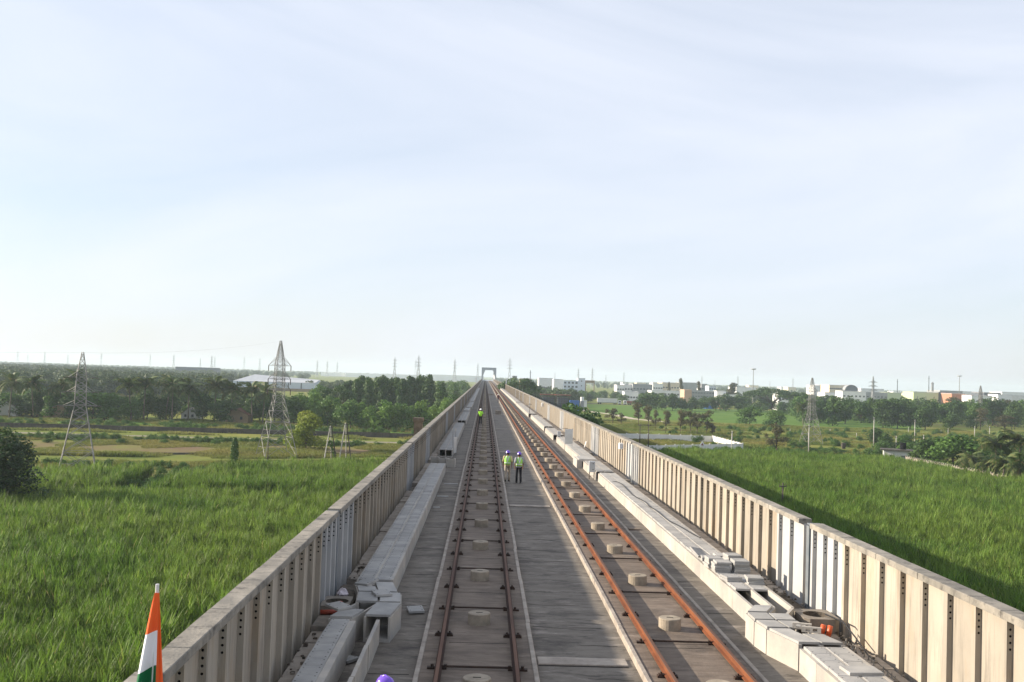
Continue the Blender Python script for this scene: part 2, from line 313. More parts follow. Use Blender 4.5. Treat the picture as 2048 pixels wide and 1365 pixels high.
for side, xc in ((0, .03), (1, 4.48)):
    bed = None
    b = MB(); b.box(xc-1.16, xc+1.16, Y0, Y1, ZD, 0, 'bed'); bed = put('track_bed', b, via)
    for sx in (-1, 1):                          # edge strips cast in lengths
        e = MB(); a0, a1 = sorted((xc+sx*1.10, xc+sx*1.20)); e.bevbox(a0, a1, 0, 4.95, ZD-.001, .022, 'bed_edge', .012)
        em = e.mesh('edge_strip')
        for k in range(24): link('edge_strip', em, bed, (rr.uniform(-.012,.012), 8.6+ANC*k, 0))
        e = MB(); e.bevbox(a0, a1, 8.6+ANC*24, Y1, ZD-.001, .022, 'bed_edge', .012); put('edge_strip', e, bed)
    a = MB()                                    # anchor drum with a small slot in its top
    n = 24; r = .26
    ring = [(r*math.cos(2*math.pi*i/n), r*math.sin(2*math.pi*i/n)) for i in range(n)]
    a.add([(x, y, 0) for x, y in ring]+[(x, y, .24) for x, y in ring]+[(x*.95, y*.95, .255) for x, y in ring], [(i,(i+1)%n,n+(i+1)%n,n+i) for i in range(n)]+[(n+i,n+(i+1)%n,2*n+(i+1)%n,2*n+i) for i in range(n)]+[tuple(range(2*n,3*n))], 'anchor')
    a.box(-.075, .075, -.02, .02, .2555, .2585, 'dark'); am = a.mesh('anchor_block')
    for k in range(70): link('anchor_block', am, bed, (xc+rr.uniform(-.012,.012), 18.4+ANC*k, 0), rr.uniform(-.15,.15))
    f = MB()
    for k in range(70, 206): f.cyl(xc, 18.4+ANC*k, 0, .255, .26, 'anchor', 8)
    put('anchor_block', f, bed, kind='stuff')
    g = MB()
    for k in range(60): g.box(xc-.62, xc+.62, 16.7+ANC*k, 16.72+ANC*k, 0, .004, 'joint')
    put('bed_groove', g, bed, kind='stuff')
# tracks: rails, gauge ties, clips
HEAD = [(-.07,.012),(.07,.012),(.07,.026),(.012,.045),(.012,.118),(.036,.13),(.036,.165),(.030,.172),(-.030,.172),(-.036,.165),(-.036,.13),(-.012,.118),(-.012,.045),(-.07,.026)]
def rail_mesh(m):
    b = MB(); b.profile_y(HEAD, Y0, Y1, m); b.mats.append('rail_top'); b.m = [1 if (b.v[f[0]][2] > .15 and len(f) == 4 and min(b.v[i][2] for i in f) > .16) else 0 for f in b.f]
    return b.mesh('rail')
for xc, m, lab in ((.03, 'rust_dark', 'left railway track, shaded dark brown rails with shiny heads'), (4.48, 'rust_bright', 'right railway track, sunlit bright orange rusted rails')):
    t = thing('railway_track', lab, 'railway track', (xc, 0, .03))
    rm = rail_mesh(m)
    for s in (-1, 1): link('rail', rm, t, (s*.7535, 0, 0))
    b = MB(); b.bar((-.78, 0, .022), (.78, 0, .022), .022, 'clip', n=6); b.box(-.98, -.60, -.05, .05, -.03, .012, 'clip'); b.box(.60, .98, -.05, .05, -.03, .012, 'clip')
    for s in (-1, 1):
        for q in (-1, 1): b.cyl(s*.7535+q*.13, 0, .012, .06, .03, 'clip', 8)
    tm = b.mesh('gauge_tie')
    c = MB(); c.box(-.2, .2, -.06, .06, -.03, .012, 'clip')
    for q in (-1, 1):
        c.box(q*.12-.055, q*.12+.055, -.05, .05, .012, .04, 'clip'); c.cyl(q*.125, 0, .04, .075, .022, 'clip', 6)
    cm = c.mesh('rail_clip')
    off = 19.75 if xc < 1 else 22.05
    tie_far, clip_far = MB(), MB()
    for k in range(-1, 208):
        y = off+ANC*k
        if k < 60: link('gauge_tie', tm, t, (0, y, 0))
        else: tie_far.box(-.78, .78, y-.03, y+.03, -.02, .03, 'clip')
        for s in (-1, 1):
            if k < 45: link('rail_clip', cm, t, (s*.7535, y+ANC/2, 0))
            else: clip_far.box(s*.7535-.2, s*.7535+.2, y+ANC/2-.06, y+ANC/2+.06, -.03, .04, 'clip')
    put('gauge_tie', tie_far, t, kind='stuff'); put('rail_clip', clip_far, t, kind='stuff')

# ---- parapet walls of ribbed panels with a stained coping
def panel_mesh(w, m, side, new=False, D=.105):
    """local x runs from the deck outwards (side=+1 right), y 0..w; rib at the far end with four round holes in the face turned to the viewer"""
    b = MB(); s = side
    def X(a, c): return (a, c) if s > 0 else (-c, -a)
    x0, x1 = X(D, .24); b.box(x0, x1, .004, w-.155, ZD, 2.07, m)
    x0, x1 = X(.0, .24)
    y0, y1 = w-.155, w-.010
    # rib: box with open near face, then near face with holes
    z0, z1 = ZD, 2.07
    vs = [(x, y, z) for z in (z0, z1) for y in (y0, y1) for x in (x0, x1)]
    b.add(vs, [(0,2,3,1),(4,5,7,6),(2,6,7,3),(0,4,6,2),(1,3,7,5)], m)
    xa, xb = X(0., D); xc, xd = X(D, .24)
    b.add([(xc,y0,z0),(xd,y0,z0),(xd,y0,z1),(xc,y0,z1)], [(0,1,2,3)], m)
    hz = [1.93-.106*i for i in range(4)]; hr = .021; mx_ = .5*(xa+xb)+s*.005
    zs = [z1]+[h+.053-.106*k for h, k in [(hz[0], 0)]]+[hz[i]-.053 for i in range(4)]+[z0]
    b.add([(xa,y0,zs[1]),(xb,y0,zs[1]),(xb,y0,zs[0]),(xa,y0,zs[0])], [(0,1,2,3)], m)
    b.add([(xa,y0,zs[6]),(xb,y0,zs[6]),(xb,y0,zs[5]),(xa,y0,zs[5])], [(0,1,2,3)], m)
    for i in range(4):
        zt, zb_ = zs[1+i], zs[2+i]; n = 8
        sq = [(xb,hz[i]),(xb,zt),(mx_,zt),(xa,zt),(xa,hz[i]),(xa,zb_),(mx_,zb_),(xb,zb_)]
        ci = [(mx_+hr*math.cos(math.pi/4*k), hz[i]+hr*math.sin(math.pi/4*k)) for k in range(8)]
        b.add([(p[0],y0,p[1]) for p in sq]+[(p[0],y0,p[1]) for p in ci]+[(p[0],y0+.05,p[1]) for p in ci], [(k,(k+1)%8,8+(k+1)%8,8+k) for k in range(8)], m)
        base = len(b.v)-24
        kk = b.mi('dark')
        for k in range(8): b.f.append([base+8+k, base+8+(k+1)%8, base+16+(k+1)%8, base+16+k]); b.m.append(kk)
        b.f.append([base+16+k for k in range(8)]); b.m.append(kk)
    return b.mesh('wall_panel')
def simple_panel(b, x, y, w, side, m):
    def X(a, c): return (x+a, x+c) if side > 0 else (x-c, x-a)
    x0, x1 = X(.03, .24); b.box(x0, x1, y, y+w-.15, ZD, 2.07, m); x0, x1 = X(0, .24); b.box(x0, x1, y+w-.15, y+w-.01, ZD, 2.07, m)
def coping_mesh(w, side, rs):
    b = MB(); x0, x1 = (-.035, .31) if side > 0 else (-.31, .035)
    j = [rs.uniform(-.006,.006) for _ in range(4)]
    b.bevbox(x0+j[0], x1+j[1], .003, w-.003, 2.075+0*j[2], 2.205+j[3], 'cap', .012); return b.mesh('coping')
JOINTS = {1: [25.95, 57.2, 76.6, 110, 133, 166, 190, 223, 247, 280], -1: [25.7, 51, 66, 98, 122, 155, 180, 212, 236, 270]}
for side, xf, lab in ((-1, -3.62, 'left parapet wall of ribbed concrete panels, inner face in shade'), (1, 8.53, 'right parapet wall of ribbed concrete panels, inner face in warm sun')):
    wall = thing('parapet_wall', lab, 'wall', (xf, 0, 0))
    x0, x1 = (.245, .27) if side > 0 else (-.27, -.245)
    core = MB(); ys = [Y0]+JOINTS[side]+[Y1]
    for a, c in zip(ys[:-1], ys[1:]): core.box(x0, x1, a+.12, c-.12, ZD-.3, 2.06, 'wall')
    put('wall_core', core, wall)
    P = {(n, new, D): panel_mesh(n, 'wall_new' if new else 'wall', side, D=D) for n in (1.04, .76) for new in (0, 1) for D in (.105, .075, .05)}
    C = [coping_mesh(1.04, side, rr) for _ in range(6)]; C2 = coping_mesh(.76, side, rr)
    ft = MB()
    if side < 0: ft.bevbox(.02, .44, .01, 1.02, ZD, .07, 'bed_edge', .015)
    else: ft.bevbox(-.52, -.02, .01, 1.02, ZD, .03, 'bed_edge', .015)
    ftm = ft.mesh('foot_slab')
    far, farc, farf, posts = MB(), MB(), MB(), MB()
    for a, c in zip(ys[:-1], ys[1:]):
        a2, c2 = a+.2, c-.2; y = c2; k = 0
        # panels counted back from the far end so that narrow pale ones stand beside the joints
        seq = []; yy = c2
        first = True
        while yy-1.0 > a2:
            w = .76 if (k < 3 and c < Y1) else 1.04
            yy -= w; seq.append((yy, w, (k < 3 and c < Y1) or (yy < a2+1.9 and a > 20))); k += 1
        if seq and seq[-1][0]-a2 > .5: seq.append((seq[-1][0]-.76, .76, a > 20))
        for (y, w, new) in seq:
            if y < 95:
                link('wall_panel', P[(w, 1 if new else 0, .105 if y < 40 else (.075 if y < 62 else .05))], wall, (rr.uniform(-.006,.006), y, 0))
                link('coping', C[rr.randrange(6)] if w > 1 else C2, wall, (0, y, 0))
                if w > 1 and not (21.8 < y < 27.5): link('foot_slab', ftm, wall, (rr.uniform(-.02,.02), y, rr.uniform(-.03,.02)))
            else:
                simple_panel(far, 0, y, w, side, 'wall_new' if (new and y < 300) else 'wall')
                q0, q1 = (-.035, .31) if side > 0 else (-.31, .035); farc.box(q0, q1, y+.004, y+w-.004, 2.075, 2.205, 'cap')
                q0, q1 = (.02, .44) if side < 0 else (-.52, -.02); farf.box(q0, q1, y+.01, y+w-.01, ZD, .04, 'bed_edge')
    put('wall_panel', far, wall, kind='stuff'); put('coping', farc, wall, kind='stuff'); put('foot_slab', farf, wall, kind='stuff')
    for y in JOINTS[side]:
        p = MB(); x0, x1 = (.06, .30) if side > 0 else (-.30, -.06)
        p.box(x0, x1, y-.17, y+.17, ZD, 2.13, 'steel_plate'); x0, x1 = (.0, .06) if side > 0 else (-.06, 0)
        p.box(x0, x1, y-.05, y+.17, ZD, 2.10, 'steel_plate'); p.bevbox(*((.02,.36) if side > 0 else (-.36,-.02)), y-.2, y+.2, 2.131, 2.16, 'steel_plate', .01)
        put('joint_plate', p, wall)

# ---- cable troughs with cover slabs
ZT = .42
def u_run(b, xa, xb, y0, y1, m='trough', mid=True, left=True, right=True):
    t = .075
    b.box(xa+t, xb-t, y0, y1, ZD, ZD+.07, m)
    if left: b.box(xa, xa+t, y0, y1, ZD, ZT-.06, m)
    if right: b.box(xb-t, xb, y0, y1, ZD, ZT-.002, m)
    if mid: b.box(.5*(xa+xb)-.035, .5*(xa+xb)+.035, y0, y1, ZD+.07, ZT-.012, m)
def cover_mesh(w, l=.5):
    b = MB(); b.bevbox(-w/2, w/2, .004, l-.004, 0, .055, 'cover', .008)
    for sx in (-1, 1):
        for yy in (.1, l-.1): b.box(sx*(w/2-.05)-.014, sx*(w/2-.05)+.014, yy-.012, yy+.012, .0552, .0565, 'dark')
    return b.mesh('cover_slab')
CV = cover_mesh(.39); CVW = cover_mesh(.43)
def trough(label, xa, xb, y0, y1, single=120., skip=(), seg=2.0):
    t = thing('cable_trough', label, 'cable trough', (0, 0, 0))
    y = y0
    while y < min(y1, 80) - .2:                # cast in lengths, a hairline apart
        e = min(y+seg, y1); b = MB(); u_run(b, xa, xb, y+.006, e-.006); put('trough_body', b, t); y = e
    if y < y1-.2: b = MB(); u_run(b, xa, xb, y, y1); put('trough_body', b, t)
    far = MB(); n = int((y1-y0)/.5); w = .5*(xb-xa)
    for row in (0, 1):
        xc = xa+w*(.5+row)+(.012 if row == 0 else -.02)
        for k in range(n):
            yy = y0+.5*k
            if any(row == r and s0 <= yy < s1 for r, s0, s1 in skip): continue
            if yy < single: link('cover_slab', CV, t, (xc+rr.uniform(-.006,.006), yy, ZT-.055+rr.uniform(-.004,.004)), rr.uniform(-.006,.006))
            else: far.box(xc-.195, xc+.195, yy+.01, yy+.49, ZT-.055, ZT, 'cover')
    if far.f: put('cover_slab', far, t, kind='stuff')
    return t
LX, RX = (-3.14, -2.19), (6.62, 7.60)
trough('long bluish shaded cable trough beside the left wall, beyond the jumbled corner units', *LX, 26.0, 60, single=48)
trough('left cable trough length between the leaning sign frame and the walker in lime', -3.14, -2.14, 71, 111, single=0)
trough('short left cable trough length level with the dark block on the deck', -3.1, -2.1, 117, 146, single=0)
trough('far left cable trough length beyond the lone block, first of the distant ones', -3.14, -2.2, 149, 162, single=0)
trough('far left cable trough length just past the first distant gap', -3.0, -2.1, 165, 200, single=0)
trough('far left cable trough length nearest the steel bridge portal', -3.1, -2.15, 204, 420, single=0)
trough('sunlit white cable trough in the bottom right corner with a loose slab on it', *RX, 9.5, 20.55, skip=())
trough('long sunlit white cable trough on the right carrying the slab stacks and black cable', *RX, 24.05, 57.2, single=50, skip=((0, 24.05, 25.95), (1, 24.05, 25.95)))
trough('short sunlit right cable trough length behind the grey signal cabinet', 6.55, 7.6, 57.9, 65.2, single=0)
trough('sunlit right cable trough length beside the two-post sign frame', 6.62, 7.6, 68.5, 91, single=0)
trough('sunlit right cable trough length ending in open square mouths', 6.5, 7.5, 93.5, 106, single=0)
trough('sunlit right cable trough length beyond the open mouths', 6.55, 7.55, 109, 141, single=0)
trough('distant sunlit right cable trough length level with the far walker', 6.4, 7.5, 145, 205, single=0)
trough('most distant sunlit right cable trough length near the steel bridge portal', 6.5, 7.5, 209, 430, single=0)
# near left run: only its wall side is covered, the outer channel stands open
t = thing('cable_trough', 'half open cable trough in the lower left, only its wall side covered', 'cable trough')
b = MB(); b.box(-3.14,-3.065,9,21.7,ZD,ZT-.06,'trough'); b.box(-2.74,-2.60,9,21.7,ZD,ZT-.012,'trough'); b.box(-3.065,-2.74,9,21.7,ZD,ZD+.07,'trough'); put('trough_body', b, t)
for k in range(25): link('cover_slab', CV, t, (-2.945+rr.uniform(-.01,.01), 9.3+.5*k, ZT-.055), rr.uniform(-.008,.008))
b = MB()
for k in range(6): b.box(-2.24+.012*k, -2.165+.012*k, 9.6+2.05*k, 9.6+2.05*k+2.03, ZD, ZT-.02, 'trough')
thing('trough_side_wall', 'thin upright concrete side wall standing alone on the left deck', 'side wall', data=b.mesh('trough_side_wall'))
# angled corner units
def unit(label, L0, L1, W, cov=(1, 1), group=None, name='trough_corner', h=ZT, open_cov=None, single=False):
    """double U channel between two cross lines; L0, L1 = (x, y) of the outer left ends, W = width"""
    (xa, ya), (xb, yb) = L0, L1
    t = thing(name, label, 'trough unit', (xa, ya, ZD))
    if group: t['group'] = group
    b = MB(); dx, dy = xb-xa, yb-ya; H_ = h-ZD
    def q(u0, u1, z0, z1, m='trough', v0=0., v1=1.):
        b.prism([(u0*W+dx*v0, dy*v0),(u1*W+dx*v0, dy*v0),(u1*W+dx*v1, dy*v1),(u0*W+dx*v1, dy*v1)], z0, z1, m)
    q(.0, .08, 0, H_-.002); (None if single else q(.46, .54, .07, H_-.012)); q(.92, 1., 0, H_-.002); q(.081, .919, 0, .07)
    put('unit_body', b, t)
    for row, (u0, u1) in enumerate(((.03, .97),) if single else ((.03, .475), (.525, .97))):
        if not cov[row]: continue
        c = MB(); v1 = .96 if cov[row] == 1 else cov[row]
        x0, x1, s0 = u0*W, u1*W, .04
        c.prism([(x0+dx*s0, dy*s0),(x1+dx*s0, dy*s0),(x1+dx*v1, dy*v1),(x0+dx*v1, dy*v1)], H_-.001, H_+.05, 'cover'); put('cover_slab', c, t)
    return t
unit('left corner unit swinging out nearest the long trough, uncovered channel by the wall', (-2.90, 24.35), (-3.12, 25.5), .98, cov=(.5, 1))
unit('middle left corner unit, straight and fully covered, between two angled ones', (-2.82, 23.3), (-2.90, 24.3), 1.06)
unit('left corner unit with a black open end facing the viewer', (-2.47, 22.0), (-2.33, 23.25), .58, cov=(1,), single=True)
unit('left corner unit bending back to the half open trough at the wall', (-3.20, 21.75), (-2.83, 23.25), .50, cov=(.5,), single=True)
b = MB(); b.box(-.25,.25,0,.6,.36,.42,'trough'); b.box(-.25,-.18,0,.6,0,.36,'trough'); b.box(.18,.25,0,.6,0,.36,'trough')
thing('inverted_channel', 'small upside down U shaped concrete piece before the end of the left trough', 'concrete piece', (-2.8, 25.68, ZD), data=b.mesh('inverted_channel'))
unit('right corner unit bending outward next to the open twin channels', (6.24, 23.3), (6.60, 24.0), .98, cov=(1, 0))
unit('right corner unit with dark slots between its covers, beside the round manhole', (6.22, 22.55), (6.22, 23.27), .98, cov=(.9, .85))
unit('right corner unit running straight in front of the round manhole', (6.30, 21.85), (6.22, 22.5), .98, cov=(1, 1))
unit('right corner unit bending back toward the bottom right trough', (6.62, 20.62), (6.30, 21.8), .98, cov=(1, .62))
# U shaped units set on end far left, at the gap
for k, (x, y, lb) in enumerate(((-3.05, 64.2, 'left'), (-2.55, 63.6, 'middle'), (-2.0, 63.2, 'right'))):
    b = MB(); b.box(-.24,.24,0,.5,0,.04,'trough'); b.box(-.24,-.17,0,.5,.04,.55,'trough'); b.box(.17,.24,0,.5,.04,.55,'trough'); b.box(-.17,.17,.0,.06,.04,.5,'trough'); b.box(-.17,.17,.44,.5,.04,.5,'trough')
    thing('concrete_box', f'{lb} one of three open concrete boxes in the gap of the left trough', 'concrete box', (x, y, ZD), .1-.12*k, data=b.mesh('concrete_box'))
# white junction box at the right, far
b = MB(); b.bevbox(6.15, 7.55, 65.4, 68.2, ZD, ZT, 'trough', .015); b.box(6.5, 7.5, 65.36, 65.4, ZD+.1, ZT-.1, 'dark'); b.bevbox(6.3, 7.5, 65.6, 68., ZT+.002, ZT+.05, 'cover', .01)
thing('junction_chamber', 'white concrete junction chamber sticking out past the right cable trough', 'chamber', data=b.mesh('junction_chamber'))
# manhole boxes with round openings
def manhole(label, x, y, sx, sy, r=.27):
    t = thing('manhole_box', label, 'manhole', (x, y, ZD)); n = 24; h = .46
    b = MB(); out_ = []
    for i in range(n):
        a = 2*math.pi*i/n; c, s_ = math.cos(a), math.sin(a); k = 1/max(abs(c)/sx, abs(s_)/sy); out_.append((c*k, s_*k))
    inn = [(r*math.cos(2*math.pi*i/n), r*math.sin(2*math.pi*i/n)) for i in range(n)]
    vs = [(p[0],p[1],0) for p in out_]+[(p[0],p[1],h) for p in out_]+[(p[0],p[1],h) for p in inn]+[(p[0],p[1],.05) for p in inn]
    b.add(vs, [(i,(i+1)%n,n+(i+1)%n,n+i) for i in range(n)]+[(n+i,n+(i+1)%n,2*n+(i+1)%n,2*n+i) for i in range(n)], 'box_concrete')
    b.add(vs, [(2*n+i,2*n+(i+1)%n,3*n+(i+1)%n,3*n+i) for i in range(n)]+[tuple(range(3*n,4*n))], 'dirt')
    put('box_body', b, t); return t
mh = manhole('square concrete manhole with a round hole, at the foot of the left wall', -3.31, 23.8, .33, .52)
mh2 = manhole('square concrete manhole with a round hole, in the sun at the right wall', 8.02, 23.75, .42, .52, .3)
b = MB(); b.tube([(-3.56,22.95,.27),(-3.3,23.0,.27),(-3.16,23.04,.27),(-3.13,23.05,.31),(-3.13,23.05,.50)], .055, 'red_pipe', 10)
thing('pipe_elbow', 'dull red plastic pipe elbow lying before the left manhole', 'pipe', data=b.mesh('pipe_elbow', True))
for k, (x, lab) in enumerate(((7.86, 'left'), (7.99, 'right'))):
    b = MB(); b.tube([(0,0,0),(.03,-.02,.12),(.05,-.03,.27)], .058, 'orange_pipe', 12)
    thing('pipe_stub', f'{lab} one of two bright orange pipe stubs below the right manhole', 'pipe', (x, 22.9-.08*k, ZD+.15), data=b.mesh('pipe_stub', True))
b = MB(); b.bevbox(7.62, 8.3, 22.2, 23.15, ZD, ZD+.15, 'box_concrete', .02); thing('mortar_bed', 'rough mortar bed carrying the orange pipe stubs by the right wall', 'mortar', data=b.mesh('mortar_bed'))
b = MB(); b.bevbox(-3.6, -3.08, 22.0, 23.25, ZD, .21, 'box_concrete', .02); thing('mortar_bed', 'dark mortar bed under the red pipe elbow by the left wall', 'mortar', data=b.mesh('mortar_bed'))
# crumpled white bag by left wall
b = MB(); rb = random.Random(5); pts = []
for i in range(7):
    for j in range(10):
        th = math.pi*i/6; ph = 2*math.pi*j/10; r = .13*rb.uniform(.65,1.2); pts.append((r*math.sin(th)*math.cos(ph), r*math.sin(th)*math.sin(ph), .12+r*math.cos(th)))
b.add(pts, [(i*10+j, i*10+(j+1)%10, (i+1)*10+(j+1)%10, (i+1)*10+j) for i in range(6) for j in range(10)], 'bag')
thing('plastic_bag', 'crumpled whitish bag lying by the left wall behind the manhole', 'bag', (-3.3, 24.55, ZD+.35), data=b.mesh('plastic_bag'))
b = MB(); b.bevbox(-3.55, -3.0, 24.4, 26.2, ZD, ZD+.35, 'dirt', .05); thing('rubble_heap', 'dark rubble along the foot of the left wall behind the manhole', 'rubble', data=b.mesh('rubble_heap'))
# rubble and studs at the wall feet (uncountable grit)
b = MB()
for k in range(420):
    s_ = rb.random(); y = rb.uniform(14, 30); 
    x = rb.uniform(7.72, 8.5) if s_ < .75 else rb.uniform(-3.6, -3.2)
    q = rb.uniform(.01, .045); z = ZD+.15 if s_ < .75 else ZD+.19
    b.prism([(x-q,y-q*.7),(x+q*.8,y-q),(x+q,y+q*.6),(x-q*.4,y+q)], z, z+q*rb.uniform(.6,1.6), rb.choice(['dirt','box_concrete','dirt']))
put('loose_rubble', b, kind='stuff')
b = MB()
b.box(7.62, 8.5, 9, 31, ZD, ZD+.06, 'dirt'); put('dirt_strip', b, kind='structure')
# bolts at foot of right wall near: studs
sm = MB(); sm.cyl(0,0,0,.12,.012,'lattice',6); sm.cyl(0,0,.0,.03,.03,'lattice',6); smm = sm.mesh('stud')
wl = [o for o in S.objects if o.name.startswith('parapet_wall')]
for k in range(12):
    for q in (0, .22): link('stud', smm, wl[1], (-.36+.05*rb.random(), 16.4+1.04*(k//2)*1.0+q+.4*(k%2), ZD+.15))
# broken covers and offcuts round the left corner units
for k, (x, y, z, rz, tx, lab) in enumerate(((-2.2,23.75,ZT+.06,.35,.02,'cover slab lying skewed on the middle left corner unit'),(-2.9,24.95,ZT+.05,-.5,.10,'cover slab tipped into the open left corner channel'),(-1.48,24.6,ZD+.03,.2,.04,'cover slab dropped on the deck beside the left corner units'),(-2.45,20.4,ZD+.03,1.0,-.03,'cover slab dropped flat in the open near left channel'),(-2.92,22.35,ZT+.055,.75,.05,'cover slab across the bend of the near left corner unit'))):
    o = thing('loose_slab', lab, 'concrete slab', (x, y, z), rz, data=CV); o.rotation_euler = (tx, -tx*.6, rz)
# stacks of loose cover slabs
def stack(where, x, y, n, rz, w=CVW, jit=.03, names=('lowest','second from the bottom','third from the bottom','fourth from the bottom','fifth from the bottom','sixth from the bottom','topmost'), z=ZT):
    for k in range(n):
        nm = 'topmost' if k == n-1 and n > 1 else names[k]
        lab = f'{nm} grey cover slab in {where}' if n > 1 else f'single grey cover slab {where}'
        thing('loose_slab', lab, 'concrete slab', (x+rb.uniform(-jit,jit), y+rb.uniform(-jit,jit), z+.001+.0585*k), rz+rb.uniform(-.05,.05), group='loose cover slabs stacked on the right trough', data=w)
stack('the front left stack on the right trough', 6.86, 28.15, 5, .02)
stack('the front right stack against the right wall', 7.38, 28.05, 6, -.03)
stack('the middle left stack, half hidden', 6.78, 28.75, 5, .06)
stack('the back right stack against the wall', 7.5, 29.3, 5, .1)
stack('the back left stack beside the fallen slabs', 6.80, 29.5, 3, -.1)
stack('the farthest low stack by the black cable', 7.36, 30.2, 2, .05)
stack('the low pair before the front left stack', 6.9, 26.95, 2, .2)
stack('the low pair before the front right stack', 7.36, 26.6, 3, -.06)
b = MB(); b.bevbox(-.34, .34, -.21, .21, 0, .055, 'cover', .01); lm = b.mesh('loose_slab')
o = thing('loose_slab', 'pale slab lying askew across the bottom right trough covers', 'concrete slab', (7.22, 18.75, ZT+.004), .12, data=lm); o.rotation_euler = (.03, .015, .12)
o = thing('loose_slab', 'slab tipped up on the edge behind the left of the stacks', 'concrete slab', (6.70, 30.0, ZT+.06), .5, data=CVW); o.rotation_euler = (.45, .2, .5)
for k in range(2):
    o = thing('channel_block', ('pale' if k else 'small')+' perforated concrete channel block tipped on the right corner unit', 'concrete piece', (7.05+.1*k, 21.75-.32*k, ZT+.055), -.3, data=None)
    b = MB(); b.box(-.2,.2,-.04,.04,0,.03,'trough'); b.box(-.2,-.12,-.04,.04,.03,.09,'trough'); b.box(-.03,.03,-.04,.04,.03,.09,'trough'); b.box(.12,.2,-.04,.04,.03,.09,'trough'); b.box(-.2,.2,-.04,.04,.09,.12,'trough'); put('block_body', b, o)
# black cable snaking along the right trough
pts = []
for (px, py, z) in ((1217,973,0.),(1219,965,.3),(1228,963,ZT),(1243,968,ZT),(1260,985,ZT),(1268,992,ZT),(1290,1004,ZT),(1299,1013,ZT),(1315,1023,ZT),(1335,1040,ZT),(1358,1052,ZT),(1385,1068,ZT),(1405,1078,ZT)):
    x, y = at(px, py, z+.02); pts.append((x, y, z+.02))
fine = []
for i in range(len(pts)-1):
    p0, p1, p2, p3 = (Vector(pts[max(0, min(len(pts)-1, i+d))]) for d in (-1, 0, 1, 2))
    for u in (0, .25, .5, .75): fine.append(tuple(.5*((2*p1)+(p2-p0)*u+(2*p0-5*p1+4*p2-p3)*u*u+(3*p1-p0-3*p2+p3)*u**3)))
b = MB(); b.tube(fine, .017, 'cable', 6); thing('black_cable', 'black cable snaking along the top of the sunlit right trough', 'cable', data=b.mesh('black_cable', True))
b = MB(); b.tube([(8.2,23.6,.38),(8.38,22.9,.36),(8.4,22.2,.2),(8.36,21.4,.05),(8.30,20.2,.03),(8.2,18.,.02),(8.1,14,.02)], .018, 'cable', 6); thing('black_cable', 'dark hose curving down past the right manhole along the wall foot', 'cable', data=b.mesh('black_cable', True))
# cabinet, sign frame, lamp box, instrument box
t = thing('signal_cabinet', 'small grey equipment cabinet on thin legs beside the right trough', 'cabinet', (6.40, 58.6, ZD))
b = MB(); b.bevbox(-.17,.17,-.14,.14,.42,1.05,'cabinet',.015); put('cabinet_box', b, t)
b = MB(); b.box(-.15,.15,-.153,-.141,.45,1.02,'sign_back'); put('door', b, t)
for z in (.56, .9): b = MB(); b.box(.02,.09,-.165,-.154,z,z+.03,'dark'); put('latch', b, t)
for sx in (-.14, .14):
    for sy in (-.11, .11): b = MB(); b.bar((sx,sy,0),(sx,sy,.42),.014,'pole_dark'); put('leg', b, t)
b = MB(); b.bar((-.14,-.11,.2),(.14,-.11,.2),.01,'pole_dark'); put('crossbar', b, t)
for (x, y, lab, wd_, z0, hh, lean) in ((6.62, 77.8, 'grey blank sign sheet on two posts beside the right trough', .34, .75, 1.15, .0), (-2.05, 72.5, 'thin grey frame leaning at the end of the left trough', .28, .2, 1.15, .08)):
    t = thing('sign_frame', lab, 'sign', (x, y, ZD), .5 if x > 0 else 1.25)
    for s in (-1, 1): b = MB(); b.bar((s*wd_,0,0),(s*wd_,lean,1.95),.02,'lattice'); put('post', b, t)
    b = MB(); b.box(-wd_-.03,wd_+.03,-.03,-.022,z0,z0+hh,'sign_back'); put('sign_sheet', b, t)
x, z = onY(1235, 887, 61.); t = thing('lamp_box', 'white box lamp fixed to the sunlit right wall below the coping', 'lamp', (8.44, 61., 1.55))
b = MB(); b.bevbox(-.16,.09,-.22,.22,-.02,.34,'white_paint',.03); put('lamp_body', b, t); b = MB(); b.box(-.12,.05,-.222,-.221,.02,.28,'blue_white'); put('lens', b, t); b = MB(); b.bar((.02,0,-.02),(.06,0,-.5),.012,'cable'); put('conduit', b, t)
x, z = onY(1077, 803, 150.); t = thing('lamp_box', 'round white lamp on the right wall farther along', 'lamp', (8.42, 145., 1.75)); b = MB(); b.bevbox(-.2,.1,-.3,.3,-.25,.3,'white_paint',.08); put('lamp_body', b, t)
t = thing('instrument_box', 'small grey box standing on the end of the right trough', 'box', (6.8, 90.2, ZT)); b = MB(); b.bevbox(-.15,.15,-.12,.12,.05,.5,'cabinet',.02); put('box_body', b, t); b = MB(); b.box(-.1,.1,-.1,.1,0,.05,'pole_dark'); put('foot', b, t)
t = thing('t_post', 'thin T shaped post on the right trough by the small box', 'post', (7.35, 90.5, ZT)); b = MB(); b.bar((0,0,0),(0,0,.75),.02,'pole_dark'); put('post', b, t); b = MB(); b.bar((-.25,0,.76),(.25,0,.76),.018,'pole_dark'); put('crossarm', b, t)
t = thing('t_post', 'thin T shaped post on the right trough near the far round lamp', 'post', (6.6, 146, ZT)); b = MB(); b.bar((0,0,0),(0,0,1.5),.03,'pole_dark'); put('post', b, t); b = MB(); b.bar((-.3,0,1.3),(.3,0,1.3),.025,'pole_dark'); put('crossarm', b, t)
o = thing('concrete_strip', 'short pale strip leaning against the sunlit right wall', 'strip', (8.25, 82, ZD), data=None); b = MB(); b.bar((0,0,0.04),(.22,.3,.7),.05,'white_paint'); put('strip_body', b, o)
